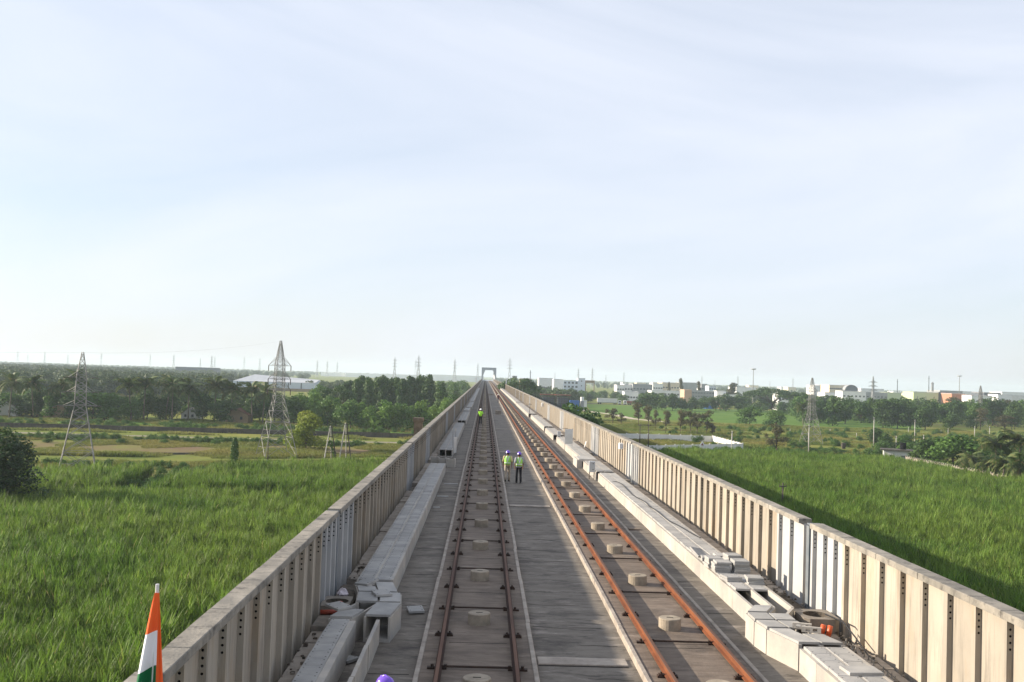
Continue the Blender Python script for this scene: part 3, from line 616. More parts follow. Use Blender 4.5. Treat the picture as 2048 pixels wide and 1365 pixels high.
b = MB(); b.bevbox(-.45,.45,-.28,.28,0,.62,'box_concrete',.03); thing('concrete_block', 'lone dark concrete block on the deck between the tracks', 'block', (2.1, 151, ZD), data=b.mesh('concrete_block'))
b = MB(); b.bevbox(-.6,.6,-.4,.4,0,.35,'box_concrete',.03); b.box(.6,1.3,-.1,.1,0,.1,'box_concrete'); thing('debris_pile', 'distant low debris on the deck between the tracks', 'debris', (1.7, 300, ZD), data=b.mesh('debris_pile'))
for (px, py, l_, lab) in ((902, 969, .75, 'pale plank lying across the shaded left deck by the kerb'), (885, 994, .55, 'flat pale board on the shaded left deck beside the trough'), (873, 1016, .3, 'small flat pale chip on the shaded left deck')):
    x, y = at(px, py, ZD); b = MB(); b.bevbox(-l_/2,l_/2,-.09,.09,0,.035,'cover',.008); thing('plank', lab, 'plank', (x, y, ZD+.004), .03, data=b.mesh('plank'))
x, y = at(1268, 1060, ZD); b = MB(); b.bevbox(-.22,.22,-.16,.16,0,.05,'bed',.01); thing('flat_slab', 'flat square slab on the deck right of the orange rails', 'slab', (x, y, ZD), .1, data=b.mesh('flat_slab'))
# flag pole with a limp tricolour
t = thing('flag', 'Indian tricolour hanging limp from a white pole, lower left corner', 'flag', (-2.84, 9.0, ZD))
b = MB(); b.cyl(0,0,0,.03,.12,'pvc',16); b.cyl(0,0,.03,3.93,.016,'pvc',12); put('pole', b, t)
# cloth: three bands hanging in a fold; the saffron hoist edge runs down the right side
nU, nV = 30, 66
fl = MB(); rows = [0, .335/1.9, .665/1.9, 1.0]
for j in range(nV+1):
    v = j/nV
    for i in range(nU+1):
        u = i/nU; q = min(1, v*2.6); xl = -.012-.26*v**.85; xr = .030+.15*v
        x = xl+(xr-xl)*u
        y = -.03-.05*q*math.sin(u*7.5+v*1.6)-.03*math.sin(u*2.6)*q + (.06*q if u > .84 else 0)
        fl.v.append((x, y, 3.86-1.9*v+.115*(u-.4)*q))
for j in range(nV):
    v = (j+.5)/nV
    for i in range(nU):
        m_ = 'flag_saffron' if (i/nU >= .80 or v < .176) else ('flag_white' if v < .348 else 'flag_green')
        a = j*(nU+1)+i; fl.f.append([a, a+nU+1, a+nU+2, a+1]); fl.m.append(fl.mi(m_))
put('cloth', fl, t, smooth=True)
# steel bridge beyond the viaduct: portal frame and trusses
xc, YB = 3.6, 1062.
br = thing('steel_truss_bridge', 'grey steel through truss bridge with square portal at the far end', 'bridge')
b = MB()
for s in (-1, 1):
    xo, xi = xc+s*7.75, xc+s*5.6; x0, x1 = sorted((xo, xi+s*1.0)); b.box(x0, x1, YB, YB+2, -3.3, 14.0, 'bridge_steel')
    poly = [(xi+s*.999, 4.), (xi+s*.999, 11.4), (xi-s*1.6, 11.4)]; poly = poly if s < 0 else poly[::-1]
    b.profile_y(poly, YB+.1, YB+1.9, 'bridge_steel')
put('portal_leg', b, br)
b = MB(); b.box(xc-6.6, xc+6.6, YB+.002, YB+1.998, 11.4, 13.999, 'bridge_steel'); put('portal_beam', b, br)
b = MB(); b.box(xc-7, xc+7, YB, YB+300, -1.5, -.4, 'bridge_steel'); put('bridge_deck', b, br)
for s in (-1, 1):
    b = MB(); x = xc+s*7.1
    for k in range(24):
        y = YB+2+12*k; b.bar((x,y,0),(x,y+6,13),.35,'truss_steel'); b.bar((x,y+6,13),(x,y+12,0),.35,'truss_steel'); b.bar((x,y+6,0),(x,y+6,13),.2,'truss_steel')
    b.box(x-.5,x+.5,YB+2,YB+300,12.6,13.6,'truss_steel'); b.box(x-.5,x+.5,YB+2,YB+300,-.4,.8,'truss_steel'); put('side_truss', b, br)
b = MB()
for k in range(1, 12): b.box(xc-7,xc+7,YB+26*k,YB+26*k+.6,12.7,13.5,'truss_steel')
put('cross_beam', b, br)
b = MB(); b.box(-3, 11, YB-3, YB+4, G, -1.52, 'wall'); thing('bridge_pier', 'broad pier under the far steel bridge portal', 'pier', data=b.mesh('bridge_pier'))
for (px, py, Y, x, lab) in ((947, 768, 420, -3.9, 'white marker board on the left wall near the steel bridge'), (1025, 770, 420, 8.8, 'white marker board on the right wall near the steel bridge')):
    t = thing('marker_board', lab, 'marker', (x, Y, 2.2)); b = MB(); b.box(-.25,.25,-.03,.03,.3,2.6,'white_paint'); put('board', b, t); b = MB(); b.bar((0,.06,0),(0,.06,2.2),.05,'lattice'); put('post', b, t)

# ================================================================== PEOPLE
def loft(b, secs, m, n=14, cap=True):
    vs = []; fs = []
    for (c, rx, ry) in secs:
        for i in range(n):
            t = 2*math.pi*i/n; vs.append((c[0]+rx*math.cos(t), c[1]+ry*math.sin(t), c[2]))
    for k in range(len(secs)-1):
        for i in range(n): fs.append((k*n+i, k*n+(i+1)%n, (k+1)*n+(i+1)%n, (k+1)*n+i))
    if cap: fs.append(tuple(range(n-1,-1,-1))); e = (len(secs)-1)*n; fs.append(tuple(range(e, e+n)))
    return b.add(vs, fs, m)
def skin_mesh(name, nodes, edges, m, root='pelvis', lev=1):
    keys = list(nodes); me = bpy.data.meshes.new(name); me.from_pydata([nodes[k][0] for k in keys], [(keys.index(a), keys.index(c)) for a, c in edges], [])
    o = bpy.data.objects.new(name, me); S.collection.objects.link(o)
    md = o.modifiers.new('s', 'SKIN'); md.use_smooth_shade = True
    for i, k in enumerate(keys):
        sv = me.skin_vertices[0].data[i]; r = nodes[k][1]; sv.radius = (r, r) if not hasattr(r, '__len__') else r; sv.use_root = (k == root)
    sb = o.modifiers.new('d', 'SUBSURF'); sb.levels = lev; sb.render_levels = lev
    dg = bpy.context.evaluated_depsgraph_get(); res = bpy.data.meshes.new_from_object(o.evaluated_get(dg)); res.materials.clear(); res.materials.append(MATS[m])
    bpy.data.objects.remove(o); res.name = name; return res
def person(label, x, y, rz, shirt, trousers, helmet='helmet', vest=True, stride=1., sc=1., arm=1., z=ZD):
    t = thing('person', label, 'person', (x, y, z), rz, sc=sc); s = stride
    nd = {'pelvis': ((0,0,.94), .11), 'belly': ((0,0,1.10), .11), 'chest': ((0,0,1.30), .125), 'neck': ((0,.005,1.475), .055), 'jaw': ((0,.02,1.545), .078), 'head': ((0,.015,1.62), .092), 'crown': ((0,.005,1.69), .07), 'nose': ((0,.125,1.595), .014), 'earl': ((-.095,.01,1.60), .018), 'earr': ((.095,.01,1.60), .018)}
    ed = [('pelvis','belly'),('belly','chest'),('chest','neck'),('neck','jaw'),('jaw','head'),('head','crown'),('head','nose'),('head','earl'),('head','earr')]
    J = {}
    for q, sx in (('l',-1),('r',1)):
        f = s*sx*.5; a = -f*arm
        J[q] = dict(hip=(sx*.09,0,.90), knee=(sx*.095,.10+.20*f,.50), ank=(sx*.095,.36*f-.02*(f<0),.095+.05*(f<0)), toe=(sx*.105,.36*f+.15,.035), sh=(sx*.185,0,1.41), el=(sx*.245,.18*a-.02,1.14), wr=(sx*.25,.34*a+.07,.91), pm=(sx*.248,.36*a+.085,.845))
        j = J[q]
        nd.update({'hip'+q:(j['hip'],.085),'knee'+q:(j['knee'],.055),'ank'+q:(j['ank'],.038),'toe'+q:(j['toe'],.034),'sh'+q:(j['sh'],.058),'el'+q:(j['el'],.043),'wr'+q:(j['wr'],.028),'pm'+q:(j['pm'],.033)})
        ed += [('pelvis','hip'+q),('hip'+q,'knee'+q),('knee'+q,'ank'+q),('ank'+q,'toe'+q),('chest','sh'+q),('sh'+q,'el'+q),('el'+q,'wr'+q),('wr'+q,'pm'+q)]
        p = j['pm']
        for k in range(4):
            fx = p[0]; fy = p[1]+.027-.018*k; l_ = (.07,.08,.076,.058)[k]
            nd['f%d%s' % (k, q)] = ((fx, fy, p[2]-.035), .0095); nd['g%d%s' % (k, q)] = ((fx-sx*.012, fy+.006, p[2]-.035-l_), .0075)
            ed += [('pm'+q,'f%d%s' % (k, q)),('f%d%s' % (k, q),'g%d%s' % (k, q))]
        nd['t0'+q] = ((p[0]-sx*.01,p[1]+.045,p[2]+.012), .011); nd['t1'+q] = ((p[0]-sx*.018,p[1]+.06,p[2]-.035), .009); ed += [('pm'+q,'t0'+q),('t0'+q,'t1'+q)]
    link('body', skin_mesh('body', nd, ed, 'skin'), t)
    b = MB(); loft(b, [((0,0,.85),.165,.115),((0,0,.95),.172,.12),((0,0,1.06),.165,.115)], trousers)
    for q, sx in (('l',-1),('r',1)):
        j = J[q]; h, k_, a_ = (Vector(j[n]) for n in ('hip','knee','ank'))
        loft(b, [(tuple(h+Vector((0,0,.04))),.09,.105),(tuple(h.lerp(k_,.5)),.082,.09),(tuple(k_),.068,.074),(tuple(k_.lerp(a_,.5)),.064,.07),(tuple(a_+Vector((0,0,-.03))),.062,.072)], trousers)
    put('trousers', b, t, smooth=True)
    b = MB(); loft(b, [((0,0,.90),.175,.125),((0,0,1.05),.168,.12),((0,0,1.2),.178,.122),((0,0,1.34),.195,.12),((0,0,1.42),.165,.10),((0,.005,1.475),.075,.07)], shirt)
    for q, sx in (('l',-1),('r',1)):
        j = J[q]; a_, e_ = Vector(j['sh']), Vector(j['el']); b.tube([tuple(a_+Vector((-sx*.05,0,.03))), tuple(a_), tuple(a_.lerp(e_,.5)), tuple(e_)], [.06,.074,.064,.056], shirt, 10)
    put('shirt', b, t, smooth=True)
    if vest:
        b = MB(); loft(b, [((0,0,.98),.186,.136),((0,0,1.1),.182,.132),((0,0,1.22),.19,.134),((0,0,1.34),.198,.132),((0,0,1.43),.155,.112),((0,0,1.465),.10,.085)], 'vest', 20); put('vest', b, t, smooth=True)
    b = MB()
    for q, sx in (('l',-1),('r',1)):
        j = J[q]; a_, t_ = Vector(j['ank']), Vector(j['toe']); b.tube([tuple(a_+Vector((0,-.07,-.05))), tuple(a_+Vector((0,-.01,-.03))), tuple(t_+Vector((0,-.03,.012))), tuple(t_+Vector((0,.05,.0)))], [.042,.054,.045,.026], 'shoe', 10)
    put('shoes', b, t, smooth=True)
    b = MB(); loft(b, [((0,.0,1.56),.088,.095),((0,-.012,1.62),.1,.108),((0,-.005,1.68),.092,.10),((0,0,1.715),.05,.06)], 'hair'); put('hair', b, t, smooth=True)
    if helmet:
        b = MB(); loft(b, [((0,.035,1.635),.135,.175),((0,.03,1.647),.135,.172),((0,.005,1.655),.120,.142),((0,.0,1.70),.115,.135),((0,0,1.745),.092,.11),((0,0,1.772),.05,.062),((0,0,1.780),.012,.016)], helmet, 20)
        b.tube([(0,-.12,1.70),(0,-.085,1.758),(0,0,1.786),(0,.085,1.758),(0,.12,1.70)], .016, helmet, 8); put('helmet', b, t, smooth=True)
    return t
def on_deck(px, py): return at(px, py, ZD)
x, y = on_deck(1014, 964); person('walker in purple helmet, green vest and beige trousers, left of the pair', x, y, -.05, 'shirt_yellow', 'trousers_beige', sc=.98)
x, y = on_deck(1037, 967); person('walker in purple helmet, green vest and black trousers, right of the pair', x, y, .12, 'shirt_grey', 'trousers_black', stride=-.8, sc=.97)
person('walker in lime shirt and white helmet on the left track', -.42, 117.5, 0, 'shirt_lime', 'trousers_black', 'helmet_white', vest=False, stride=.7, sc=1.03, z=0)
x, y = on_deck(996, 805); person('small distant walker in dark red shirt beside the right track', x, y, .2, 'shirt_red', 'trousers_blue', 'helmet_white', vest=False, stride=-.9)
person('person at the bottom edge of whom only a purple helmet shows', -1.22, 13.75, .9, 'shirt_grey', 'trousers_black', stride=.4, sc=.985)

# ================================================================== VEGETATION
def quads_mesh(name, C, Nn, size, mats, aspect=1.0, rng=RNG):
    """one leaf-clump quad per centre C, facing about Nn"""
    n = len(C); Nn = Nn/np.linalg.norm(Nn, axis=1, keepdims=True)
    a = rng.normal(size=(n, 3)); u = np.cross(Nn, a); u /= np.linalg.norm(u, axis=1, keepdims=True); v = np.cross(Nn, u)
    s = (size*rng.uniform(.6, 1.3, n))[:, None]
    P = np.stack([C-u*s*aspect, C-v*s*.62+Nn*s*.15, C+u*s*aspect, C+v*s*.62+Nn*s*.15], 1).reshape(-1, 3)
    me = bpy.data.meshes.new(name); me.vertices.add(4*n); me.vertices.foreach_set('co', P.ravel()); me.loops.add(4*n); me.loops.foreach_set('vertex_index', np.arange(4*n, dtype=np.int32))
    me.polygons.add(n); me.polygons.foreach_set('loop_start', np.arange(0, 4*n, 4, dtype=np.int32)); me.polygons.foreach_set('loop_total', np.full(n, 4, dtype=np.int32))
    me.materials.append(MATS[mats]); me.update(calc_edges=True); return me
def blob_crown(blobs, n, size, rng, fill=.25, low=-.35):
    w = np.array([r[0]*r[1]+r[1]*r[2] for _, r in blobs]); w = w/w.sum(); k = rng.choice(len(blobs), n, p=w)
    d = rng.normal(size=(n, 3)); d /= np.linalg.norm(d, axis=1, keepdims=True); d[:, 2] = np.where(d[:, 2] < low, -d[:, 2], d[:, 2])
    Cc = np.array([b_[0] for b_ in blobs])[k]; Rr = np.array([b_[1] for b_ in blobs])[k]
    rad = np.where(rng.random(n) < fill, rng.uniform(.35, .8, n), rng.uniform(.78, 1.08, n))
    # clumps: push radius in and out with direction noise
    rad *= 1+.16*np.sin(d[:, 0]*7+k*1.7)*np.sin(d[:, 1]*6+k)*np.sin(d[:, 2]*8+k*.6)
    return Cc+d*Rr*rad[:, None], d*.75+rng.normal(size=(n, 3))*.42
PROTO = {}
def proto(kind, seed):
    """unit tree 10 m tall; returns (trunk mesh, crown mesh, natural width)"""
    rng = np.random.default_rng(seed); rs = random.Random(seed); tb = MB(); blobs = []; leaf = 'leaf_mid'; n = 2200; size = .36; fill = .25; wid = 8.
    if kind in ('round', 'mid', 'light', 'yellow', 'near'):
        leaf = {'round': 'leaf_dark', 'mid': 'leaf_mid', 'light': 'leaf_light', 'yellow': 'leaf_yellow', 'near': 'leaf_backlit'}[kind]
        n, size = (9000, .17) if kind == 'near' else ((5200, .27) if kind == 'yellow' else (2400, .34))
        for i in range(17):
            a = rs.uniform(0, 6.28); rr_ = rs.uniform(.3, 3.1); z = rs.uniform(1.7, 8.2)-.25*rr_*(1 if i > 4 else .3); q = rs.uniform(1.2, 2.2)
            blobs.append(((rr_*math.cos(a), rr_*math.sin(a), z), (q, q, q*rs.uniform(.75, 1.))))
        blobs.append(((0, 0, 7.4), (1.8, 1.8, 2.2))); low = -.6
        tb.tube([(0,0,-.3),(.1,.05,1.6),(.0,.1,3.6),(.1,0,5.5)], [.28,.2,.16,.07], 'bark', 8)
        for i in range(6): c = blobs[i][0]; tb.tube([(0,.05,1.6+.35*i),(c[0]*.5,c[1]*.5,1.9+.35*i+.3*c[2]*.4),c], [.12,.08,.03], 'bark', 5)
    elif kind == 'tall':
        leaf = 'leaf_dark'; n = 2400; size = .30; wid = 5.
        for i in range(12):
            a = rs.uniform(0, 6.28); z = 2.0+i*.62; rr_ = rs.uniform(.2, 1.5)*(1.15-.05*i); q = rs.uniform(.9, 1.4); blobs.append(((rr_*math.cos(a), rr_*math.sin(a), z), (q, q, q*.95)))
        tb.tube([(0,0,-.3),(.05,.05,3.5),(0,0,8.5)], [.2,.15,.04], 'bark', 7)
        for i in range(7): c = blobs[i][0]; tb.tube([(0,0,c[2]-1.),c], [.07,.02], 'bark', 4)
    elif kind == 'umbrella':
        leaf = 'leaf_dark'; n = 3400; size = .30; wid = 17.
        for i in range(24):
            a = rs.uniform(0, 6.28); rr_ = 7.2*math.sqrt(rs.random()); blobs.append(((rr_*math.cos(a), rr_*math.sin(a), 8.6-.045*rr_**2+rs.uniform(-.5,.3)), (1.9, 1.9, rs.uniform(.7, 1.1))))
        tb.tube([(0,0,-.3),(0,.1,2.),(.2,0,3.5)], [.5,.38,.3], 'bark', 8)
        for i in range(12): c = blobs[i][0]; tb.tube([(.2,0,3.2),(c[0]*.5,c[1]*.5,5.4),c], [.22,.14,.05], 'bark', 5)
    elif kind == 'sparse':
        leaf = 'leaf_olive'; n = 1250; size = .24; fill = .5; wid = 6.5
        for i in range(17):
            a = rs.uniform(0, 6.28); rr_ = rs.uniform(.3, 2.6); z = rs.uniform(4.2, 9.2)-.3*rr_; q = rs.uniform(.7, 1.15); blobs.append(((rr_*math.cos(a), rr_*math.sin(a), z), (q, q, q)))
        tb.tube([(0,0,-.3),(.15,.05,2.),(-.05,.1,4.),(.1,0,7.)], [.16,.13,.1,.03], 'bark', 7)
        for i in range(17): c = blobs[i][0]; tb.tube([(.05,.05,min(2.2+.22*i, c[2]-.6)),(c[0]*.55,c[1]*.55,c[2]-.9),c], [.075,.05,.015], 'bark', 4)
    elif kind == 'casuarina':
        leaf = 'leaf_olive'; n = 1500; size = .30; wid = 4.5
        for i in range(14): a = rs.uniform(0, 6.28); z = 2.+i*.56; rr_ = rs.uniform(0, 1.2)*(1-.05*i); q = rs.uniform(.5,.95); blobs.append(((rr_*math.cos(a), rr_*math.sin(a), z), (q, q, q*1.2)))
        tb.tube([(0,0,-.3),(0,0,9.3)], [.18,.03], 'bark', 6)
    elif kind == 'bush':
        leaf = 'leaf_mid'; n = 900; size = .62; wid = 14.
        for i in range(9): a = rs.uniform(0, 6.28); rr_ = rs.uniform(0, 4.5); q = rs.uniform(2.2, 3.6); blobs.append(((rr_*math.cos(a), rr_*math.sin(a), rs.uniform(2., 6.2)), (q, q, q)))
        for i in range(6): a = i*1.05; tb.tube([(.3*math.cos(a),.3*math.sin(a),-.3),(2.5*math.cos(a),2.5*math.sin(a),4.)], [.2,.06], 'bark', 4)
    C, Nn = blob_crown(blobs, n, size, rng, fill, -.75)
    C[:, 2] *= 10./max(C[:, 2].max(), 1)
    return tb.mesh('trunk', True), quads_mesh('crown', C, Nn, size, leaf, rng=rng), wid
for k in ('round','mid','light','tall','umbrella','sparse','casuarina','bush'): PROTO[k] = [proto(k, 50+7*i+len(k)) for i in range(3 if k in ('round','mid','sparse','tall') else 2)]
PROTO['yellow'] = [proto('yellow', 5)]; PROTO['near'] = [proto('near', 9)]
rt = random.Random(21)
KINDWORD = {'round': 'tree', 'mid': 'tree', 'light': 'tree', 'tall': 'tree', 'umbrella': 'rain_tree', 'sparse': 'thin_tree', 'casuarina': 'casuarina', 'bush': 'bush', 'yellow': 'tree', 'near': 'tree'}
def tree(kind, x, y, h, w=None, label='', group=None, z=G, pick=None):
    tm, cm, nw = PROTO[kind][rt.randrange(len(PROTO[kind])) if pick is None else pick]; sz = h/10.; sx = (w/nw) if w else sz*rt.uniform(.85, 1.15)
    t = thing(KINDWORD[kind], label, 'bush' if kind == 'bush' else 'tree', (x, y, z), rt.uniform(0, 6.28), group, sc=(sx, sx, sz))
    link('trunk', tm, t); link('crown', cm, t); return t
def tree_px(kind, px, base, top, wpx, label, group=None, pick=None):
    x, y = at(px, base, G); _, zt = onY(px, top, y); return tree(kind, x, y, max(1.2, zt-G), wpx/F*y, label, group, pick=pick)
def tree_Y(kind, px, Y, top, wpx, label, group=None, pick=None):
    x, zt = onY(px, top, Y); return tree(kind, x, Y, max(1.2, zt-G), wpx/F*Y, label, group, pick=pick)
# coconut palms, each frond a part
def frond_mesh(seed, L_=3.6):
    rs = random.Random(seed); b = MB(); pts = []; n = 12
    for i in range(n+1):
        t = i/n; pts.append(Vector((L_*(t-.12*t*t), 0, 1.25*math.sin(1.5*t)-1.9*t*t)))
    b.tube([tuple(p) for p in pts[::2]], [.05*(1-.13*i) for i in range(7)], 'palm_leaf', 4)
    for i in range(1, n):
        p = pts[i]; l_ = 1.05*math.sin(math.pi*(.12+.83*i/n))**.7
        for s in (-1, 1):
            for dd in (0, .5):
                q = p.lerp(pts[i+1], dd); o_ = Vector((.35*l_+rs.uniform(-.05,.05), s*l_*.75, -.55*l_+rs.uniform(-.1,.1))); wv = Vector((.10, 0, .0))
                b.add([tuple(q-wv), tuple(q+wv), tuple(q+o_+wv*.3), tuple(q+o_-wv*.3)], [(0,1,2,3)], 'palm_leaf')
    return b.mesh('frond')
FR = [frond_mesh(s) for s in range(3)]
def palm(x, y, h, label, group=None, sc=1., n=24, z=G):
    t = thing('coconut_palm', label, 'palm', (x, y, z), rt.uniform(0, 6.28), group, sc=sc); h = h/sc
    lx = rt.uniform(-.8,.8); b = MB(); b.tube([(0,0,-.3),(lx*.2,0,h*.3),(lx*.6,.1,h*.6),(lx,.1,h-.6)], [.2,.15,.13,.11], 'palm_bark', 8); put('trunk', b, t, smooth=True)
    for k in range(n):
        o = link('frond', FR[k % 3], t, (lx, .1, h-.6+.2*rt.random())); o.rotation_euler = (rt.uniform(-.15,.15), rt.uniform(-.95, .75), k*2.4+rt.uniform(-.2,.2)); q = rt.uniform(.8,1.1); o.scale = (q, q, q)
    return t
def palm_px(px, base, top, label, group=None, sc=1.): x, y = at(px, base, G); _, zt = onY(px, top, y); return palm(x, y, zt-G, label, group, sc)

# left side
tree('near', -56.2, 118, 10.2, 12.0, 'large green tree, leaves darkened as if backlit, filling the left edge above the cane field', pick=0)
tree_px('yellow', 612, 899, 822, 78, 'lone round yellow-green tree beside the larger left pylon')
for k, (px, base, top) in enumerate(((18,838,760),(66,836,766),(118,838,770),(144,836,753),(262,842,768),(287,841,764),(331,842,760),(344,844,768),(376,843,772),(428,844,766),(462,845,776),(503,846,774),(525,848,780))):
    palm_px(px, base, top, f'coconut palm in the village trees behind the canal wall, number {k+1}' if False else ['tallest slim coconut palm just left of the left pylon' if px == 144 else 'big coconut palm with drooping fronds left of the white hut' if px == 331 else 'coconut palm in the dark village belt beyond the canal wall'][0], 'coconut palms of the village belt', 1.45)
GL1, GL2 = 'dark broadleaf trees of the village belt on the left', 'bushy trees behind the village belt on the left'
for k in range(30):
    px = -30+k*22+rt.uniform(-8, 8); base = 836+.02*max(px, 0)+rt.uniform(-6, 2)
    if 358 < px < 402: base -= 14
    h = rt.uniform(36, 62); tree_px(rt.choice(['round','round','mid']), px, base, base-h, rt.uniform(46, 70), 'dark broadleaf tree of the village belt on the left', GL1)
for k in range(34):
    px = -30+k*20+rt.uniform(-8, 8); Y = rt.uniform(370, 500); tree_Y(rt.choice(['round','mid','mid','light']), px, Y, 735+.028*px+rt.uniform(35, 55), rt.uniform(38, 60), 'bushy mid-green tree behind the village belt on the left', GL2)
GD = 'tall dark trees of the grove left of the viaduct'
for k in range(26):
    px = 700+k*7.4+rt.uniform(-5, 5); Y = rt.choice([372, 392, 412])+rt.uniform(-7, 7); top = 750+rt.uniform(-2, 9)+(12 if px > 865 else 0)+(8 if px < 715 else 0)
    tree_Y('tall', px, Y, top, rt.uniform(26, 36), 'tall dark tree of the close grove left of the viaduct', GD)
GE = 'leafy light green trees along the foot of the grove'
for (px, base, top, w) in ((600,846,786,50),(628,848,780,56),(655,852,792,52),(672,853,796,50),(700,858,797,60),(722,858,805,46),(742,860,812,50),(768,861,800,58),(795,861,806,54),(818,860,812,50),(846,860,800,50),(868,858,812,46),(892,850,795,50),(905,845,790,40)):
    tree_px(rt.choice(['light','light','mid']), px, base, top, w, 'leafy green tree along the foot of the grove left of the viaduct', GE)
tree_Y('umbrella', 675, 345, 770, 78, 'flat topped layered tree at the left end of the tall grove')
tree_Y('mid', 640, 430, 768, 50, 'bushy tree in front of the white warehouse, right of the pylon')
for k, (px, Y, top, w) in enumerate(((885,620,762,40),(905,560,764,38),(918,700,762,36),(932,640,766,34),(900,800,760,34),(925,860,760,30))):
    tree_Y('mid', px, Y, top, w, 'rounded tree between the grove and the viaduct wall', 'trees between the grove and the viaduct wall')
# right side
tree('round', 15.5, 176, 13.2, 11, 'dark bushy tree pressed against the outside of the right wall')
tree('round', 18.5, 186, 12.4, 9, 'dark tree behind the one pressed against the right wall')
tree('umbrella', 14.5, 430, 17.4, 20, 'big dark rain tree rising just right of the steel portal', pick=0)
GS = 'thin olive trees beyond the white walled plot'
for (px, base, top, w) in ((1226,850,816,34),(1242,852,826,24),(1277,854,804,36),(1297,857,810,34),(1311,860,820,24),(1331,866,820,30),(1360,870,818,36),(1380,872,822,30),(1394,873,824,34),(1414,873,820,40),(1424,874,850,24)):
    tree_px('sparse', px, base, top, w, 'thin olive tree in the loose row beyond the white walled plot', GS)
tree_px('sparse', 1552, 913, 846, 52, 'thin leafy tree standing alone at the far edge of the right cane')
tree_px('mid', 1499, 849, 812, 50, 'round mid-green tree below the floodlight mast, left of two')
tree_px('mid', 1548, 853, 820, 54, 'round mid-green tree below the floodlight mast, right of two')
tree_Y('umbrella', 1545, 640, 775, 115, 'wide dark rain tree right of the floodlight mast', pick=1)
tree_Y('umbrella', 1595, 660, 784, 60, 'smaller dark rain tree behind the middle right pylon', pick=0)
for (px, Y, top, w) in ((1362,880,757,16),(1338,900,764,12),(1398,900,763,16),(1466,860,766,36)): tree_Y('casuarina', px, Y, top, w, 'feathery dark tree rising above the white factories', 'feathery trees among the white factories')
GB = 'dark trees along the far highway on the right'
for (px, base, top, w) in ((1284,819,786,38),(1303,820,785,40),(1324,821,786,40),(1345,822,787,38),(1364,822,795,34),(1384,822,794,36),(1408,820,793,36),(1432,821,792,36),(1452,823,788,40),(1476,824,790,40),(1497,822,796,34),(1521,824,796,40),(1540,822,800,36),(1562,828,804,40),(1585,828,800,40),(1610,832,806,40)):
    tree_px('round', px, base, top, w, 'dark tree of the row along the far highway on the right', GB)
GC = 'dark trees beyond the dry field on the right'
for (px, base, top, w) in ((1665,852,792,58),(1640,846,800,42),(1690,848,800,44),(1722,846,814,46),(1766,857,798,50),(1795,858,798,54),(1820,858,808,46),(1850,861,812,56),(1880,845,806,46),(1912,842,794,56),(1940,846,800,44),(1985,852,794,64),(2022,852,800,60),(2050,856,802,60),(2080,856,800,60),(1960,860,815,44),(1900,858,826,40),(2010,868,830,50)):
    tree_px(rt.choice(['round','sparse','round']) if px > 1900 else 'round', px, base, top, w, 'dark spreading tree beyond the dry field on the right', GC)
for k in range(40):
    px = 1590+k*12+rt.uniform(-6, 6); Y = rt.uniform(470, 600); tree_Y(rt.choice(['round','mid','round']), px, Y, 787+.016*(px-1590)+rt.uniform(2, 16), rt.uniform(30, 46), 'rounded tree in the belt before the factories on the right', 'belt of trees before the factories on the right')
for k in range(30):
    px = 1060+k*9+rt.uniform(-4, 4); Y = rt.uniform(760, 950); tree_Y(rt.choice(['mid','light','round']), px, Y, 762+.028*(px-1000)+rt.uniform(12, 22), rt.uniform(18, 30), 'low tree around the four storey office block', 'low trees around the pale blue office block')
for (px, base, top, w, k, lab) in ((1752,893,856,52,'round','dark glossy tree behind the white hut, left of it'),(1773,902,864,44,'round','dark glossy tree right behind the white hut'),(1738,915,896,44,'bush','low dark bush left of the white hut'),(1760,903,884,40,'bush','bush growing against the back of the white hut'),(1812,893,866,36,'mid','bright green rounded tree right of the hut among poles'),(1838,935,888,58,'round','dark tree over the right end of the pale fence start'),(1868,938,874,72,'round','big dark leafy tree behind the pale fence, left of the biggest'),(1905,945,868,96,'mid','biggest leafy tree behind the pale fence'),(1945,945,876,70,'round','dark tree behind the pale fence near the palms'),(1795,925,896,44,'round','dark shrub-like tree just right of the white hut'),(1820,915,884,46,'mid','green tree between the hut and the big fence trees'),(1985,940,884,60,'mid','green tree behind the coconut palms at the right edge'),(2030,945,890,70,'round','dark tree behind the coconut palms at the right edge')):
    tree_px(k, px, base, top, w, lab)
for (px, base, top, sc, lab) in ((1935,962,912,.9,'short yellowish coconut palm behind the pale fence'),(1990,968,884,1.15,'tall coconut palm at the right edge, left of two'),(2036,972,878,1.15,'tall coconut palm at the right edge, right of two'),(1975,972,925,.9,'low coconut palm with hanging fronds by the fence'),(2005,978,920,1.,'low coconut palm between the two tall ones'),(2040,985,925,1.,'lowest coconut palm in the right corner of the grove')):
    palm_px(px, base, top, lab, None, sc)
palm_px(1606, 850, 812, 'small coconut palm left of the middle right pylon', None, 1.2)
for (px, base, top, w) in ((1660,871,860,24),(1675,872,862,20),(1625,906,893,40),(1650,908,896,36),(1600,905,896,36),(1575,906,897,30),(1685,906,898,34),(1450,905,893,44),(1480,906,896,36),(1420,908,898,40),(1840,880,870,26),(1880,885,872,30),(1930,880,868,30),(1540,880,872,34),(1570,884,876,30)):
    tree_px('bush', px, base, top, w, 'low green bush in the rough ground on the right', 'bushes in the rough ground on the right')
for (px, base, top, w) in ((95,886,876,28),(160,886,878,26),(240,888,878,30),(330,889,880,24),(430,890,881,30),(700,893,884,24),(760,893,884,26),(800,892,880,24),(815,893,879,20)):
    tree_px('bush', px, base, top, w, 'low dark shrub along the near side of the dirt road on the left', 'shrubs along the dirt road on the left')

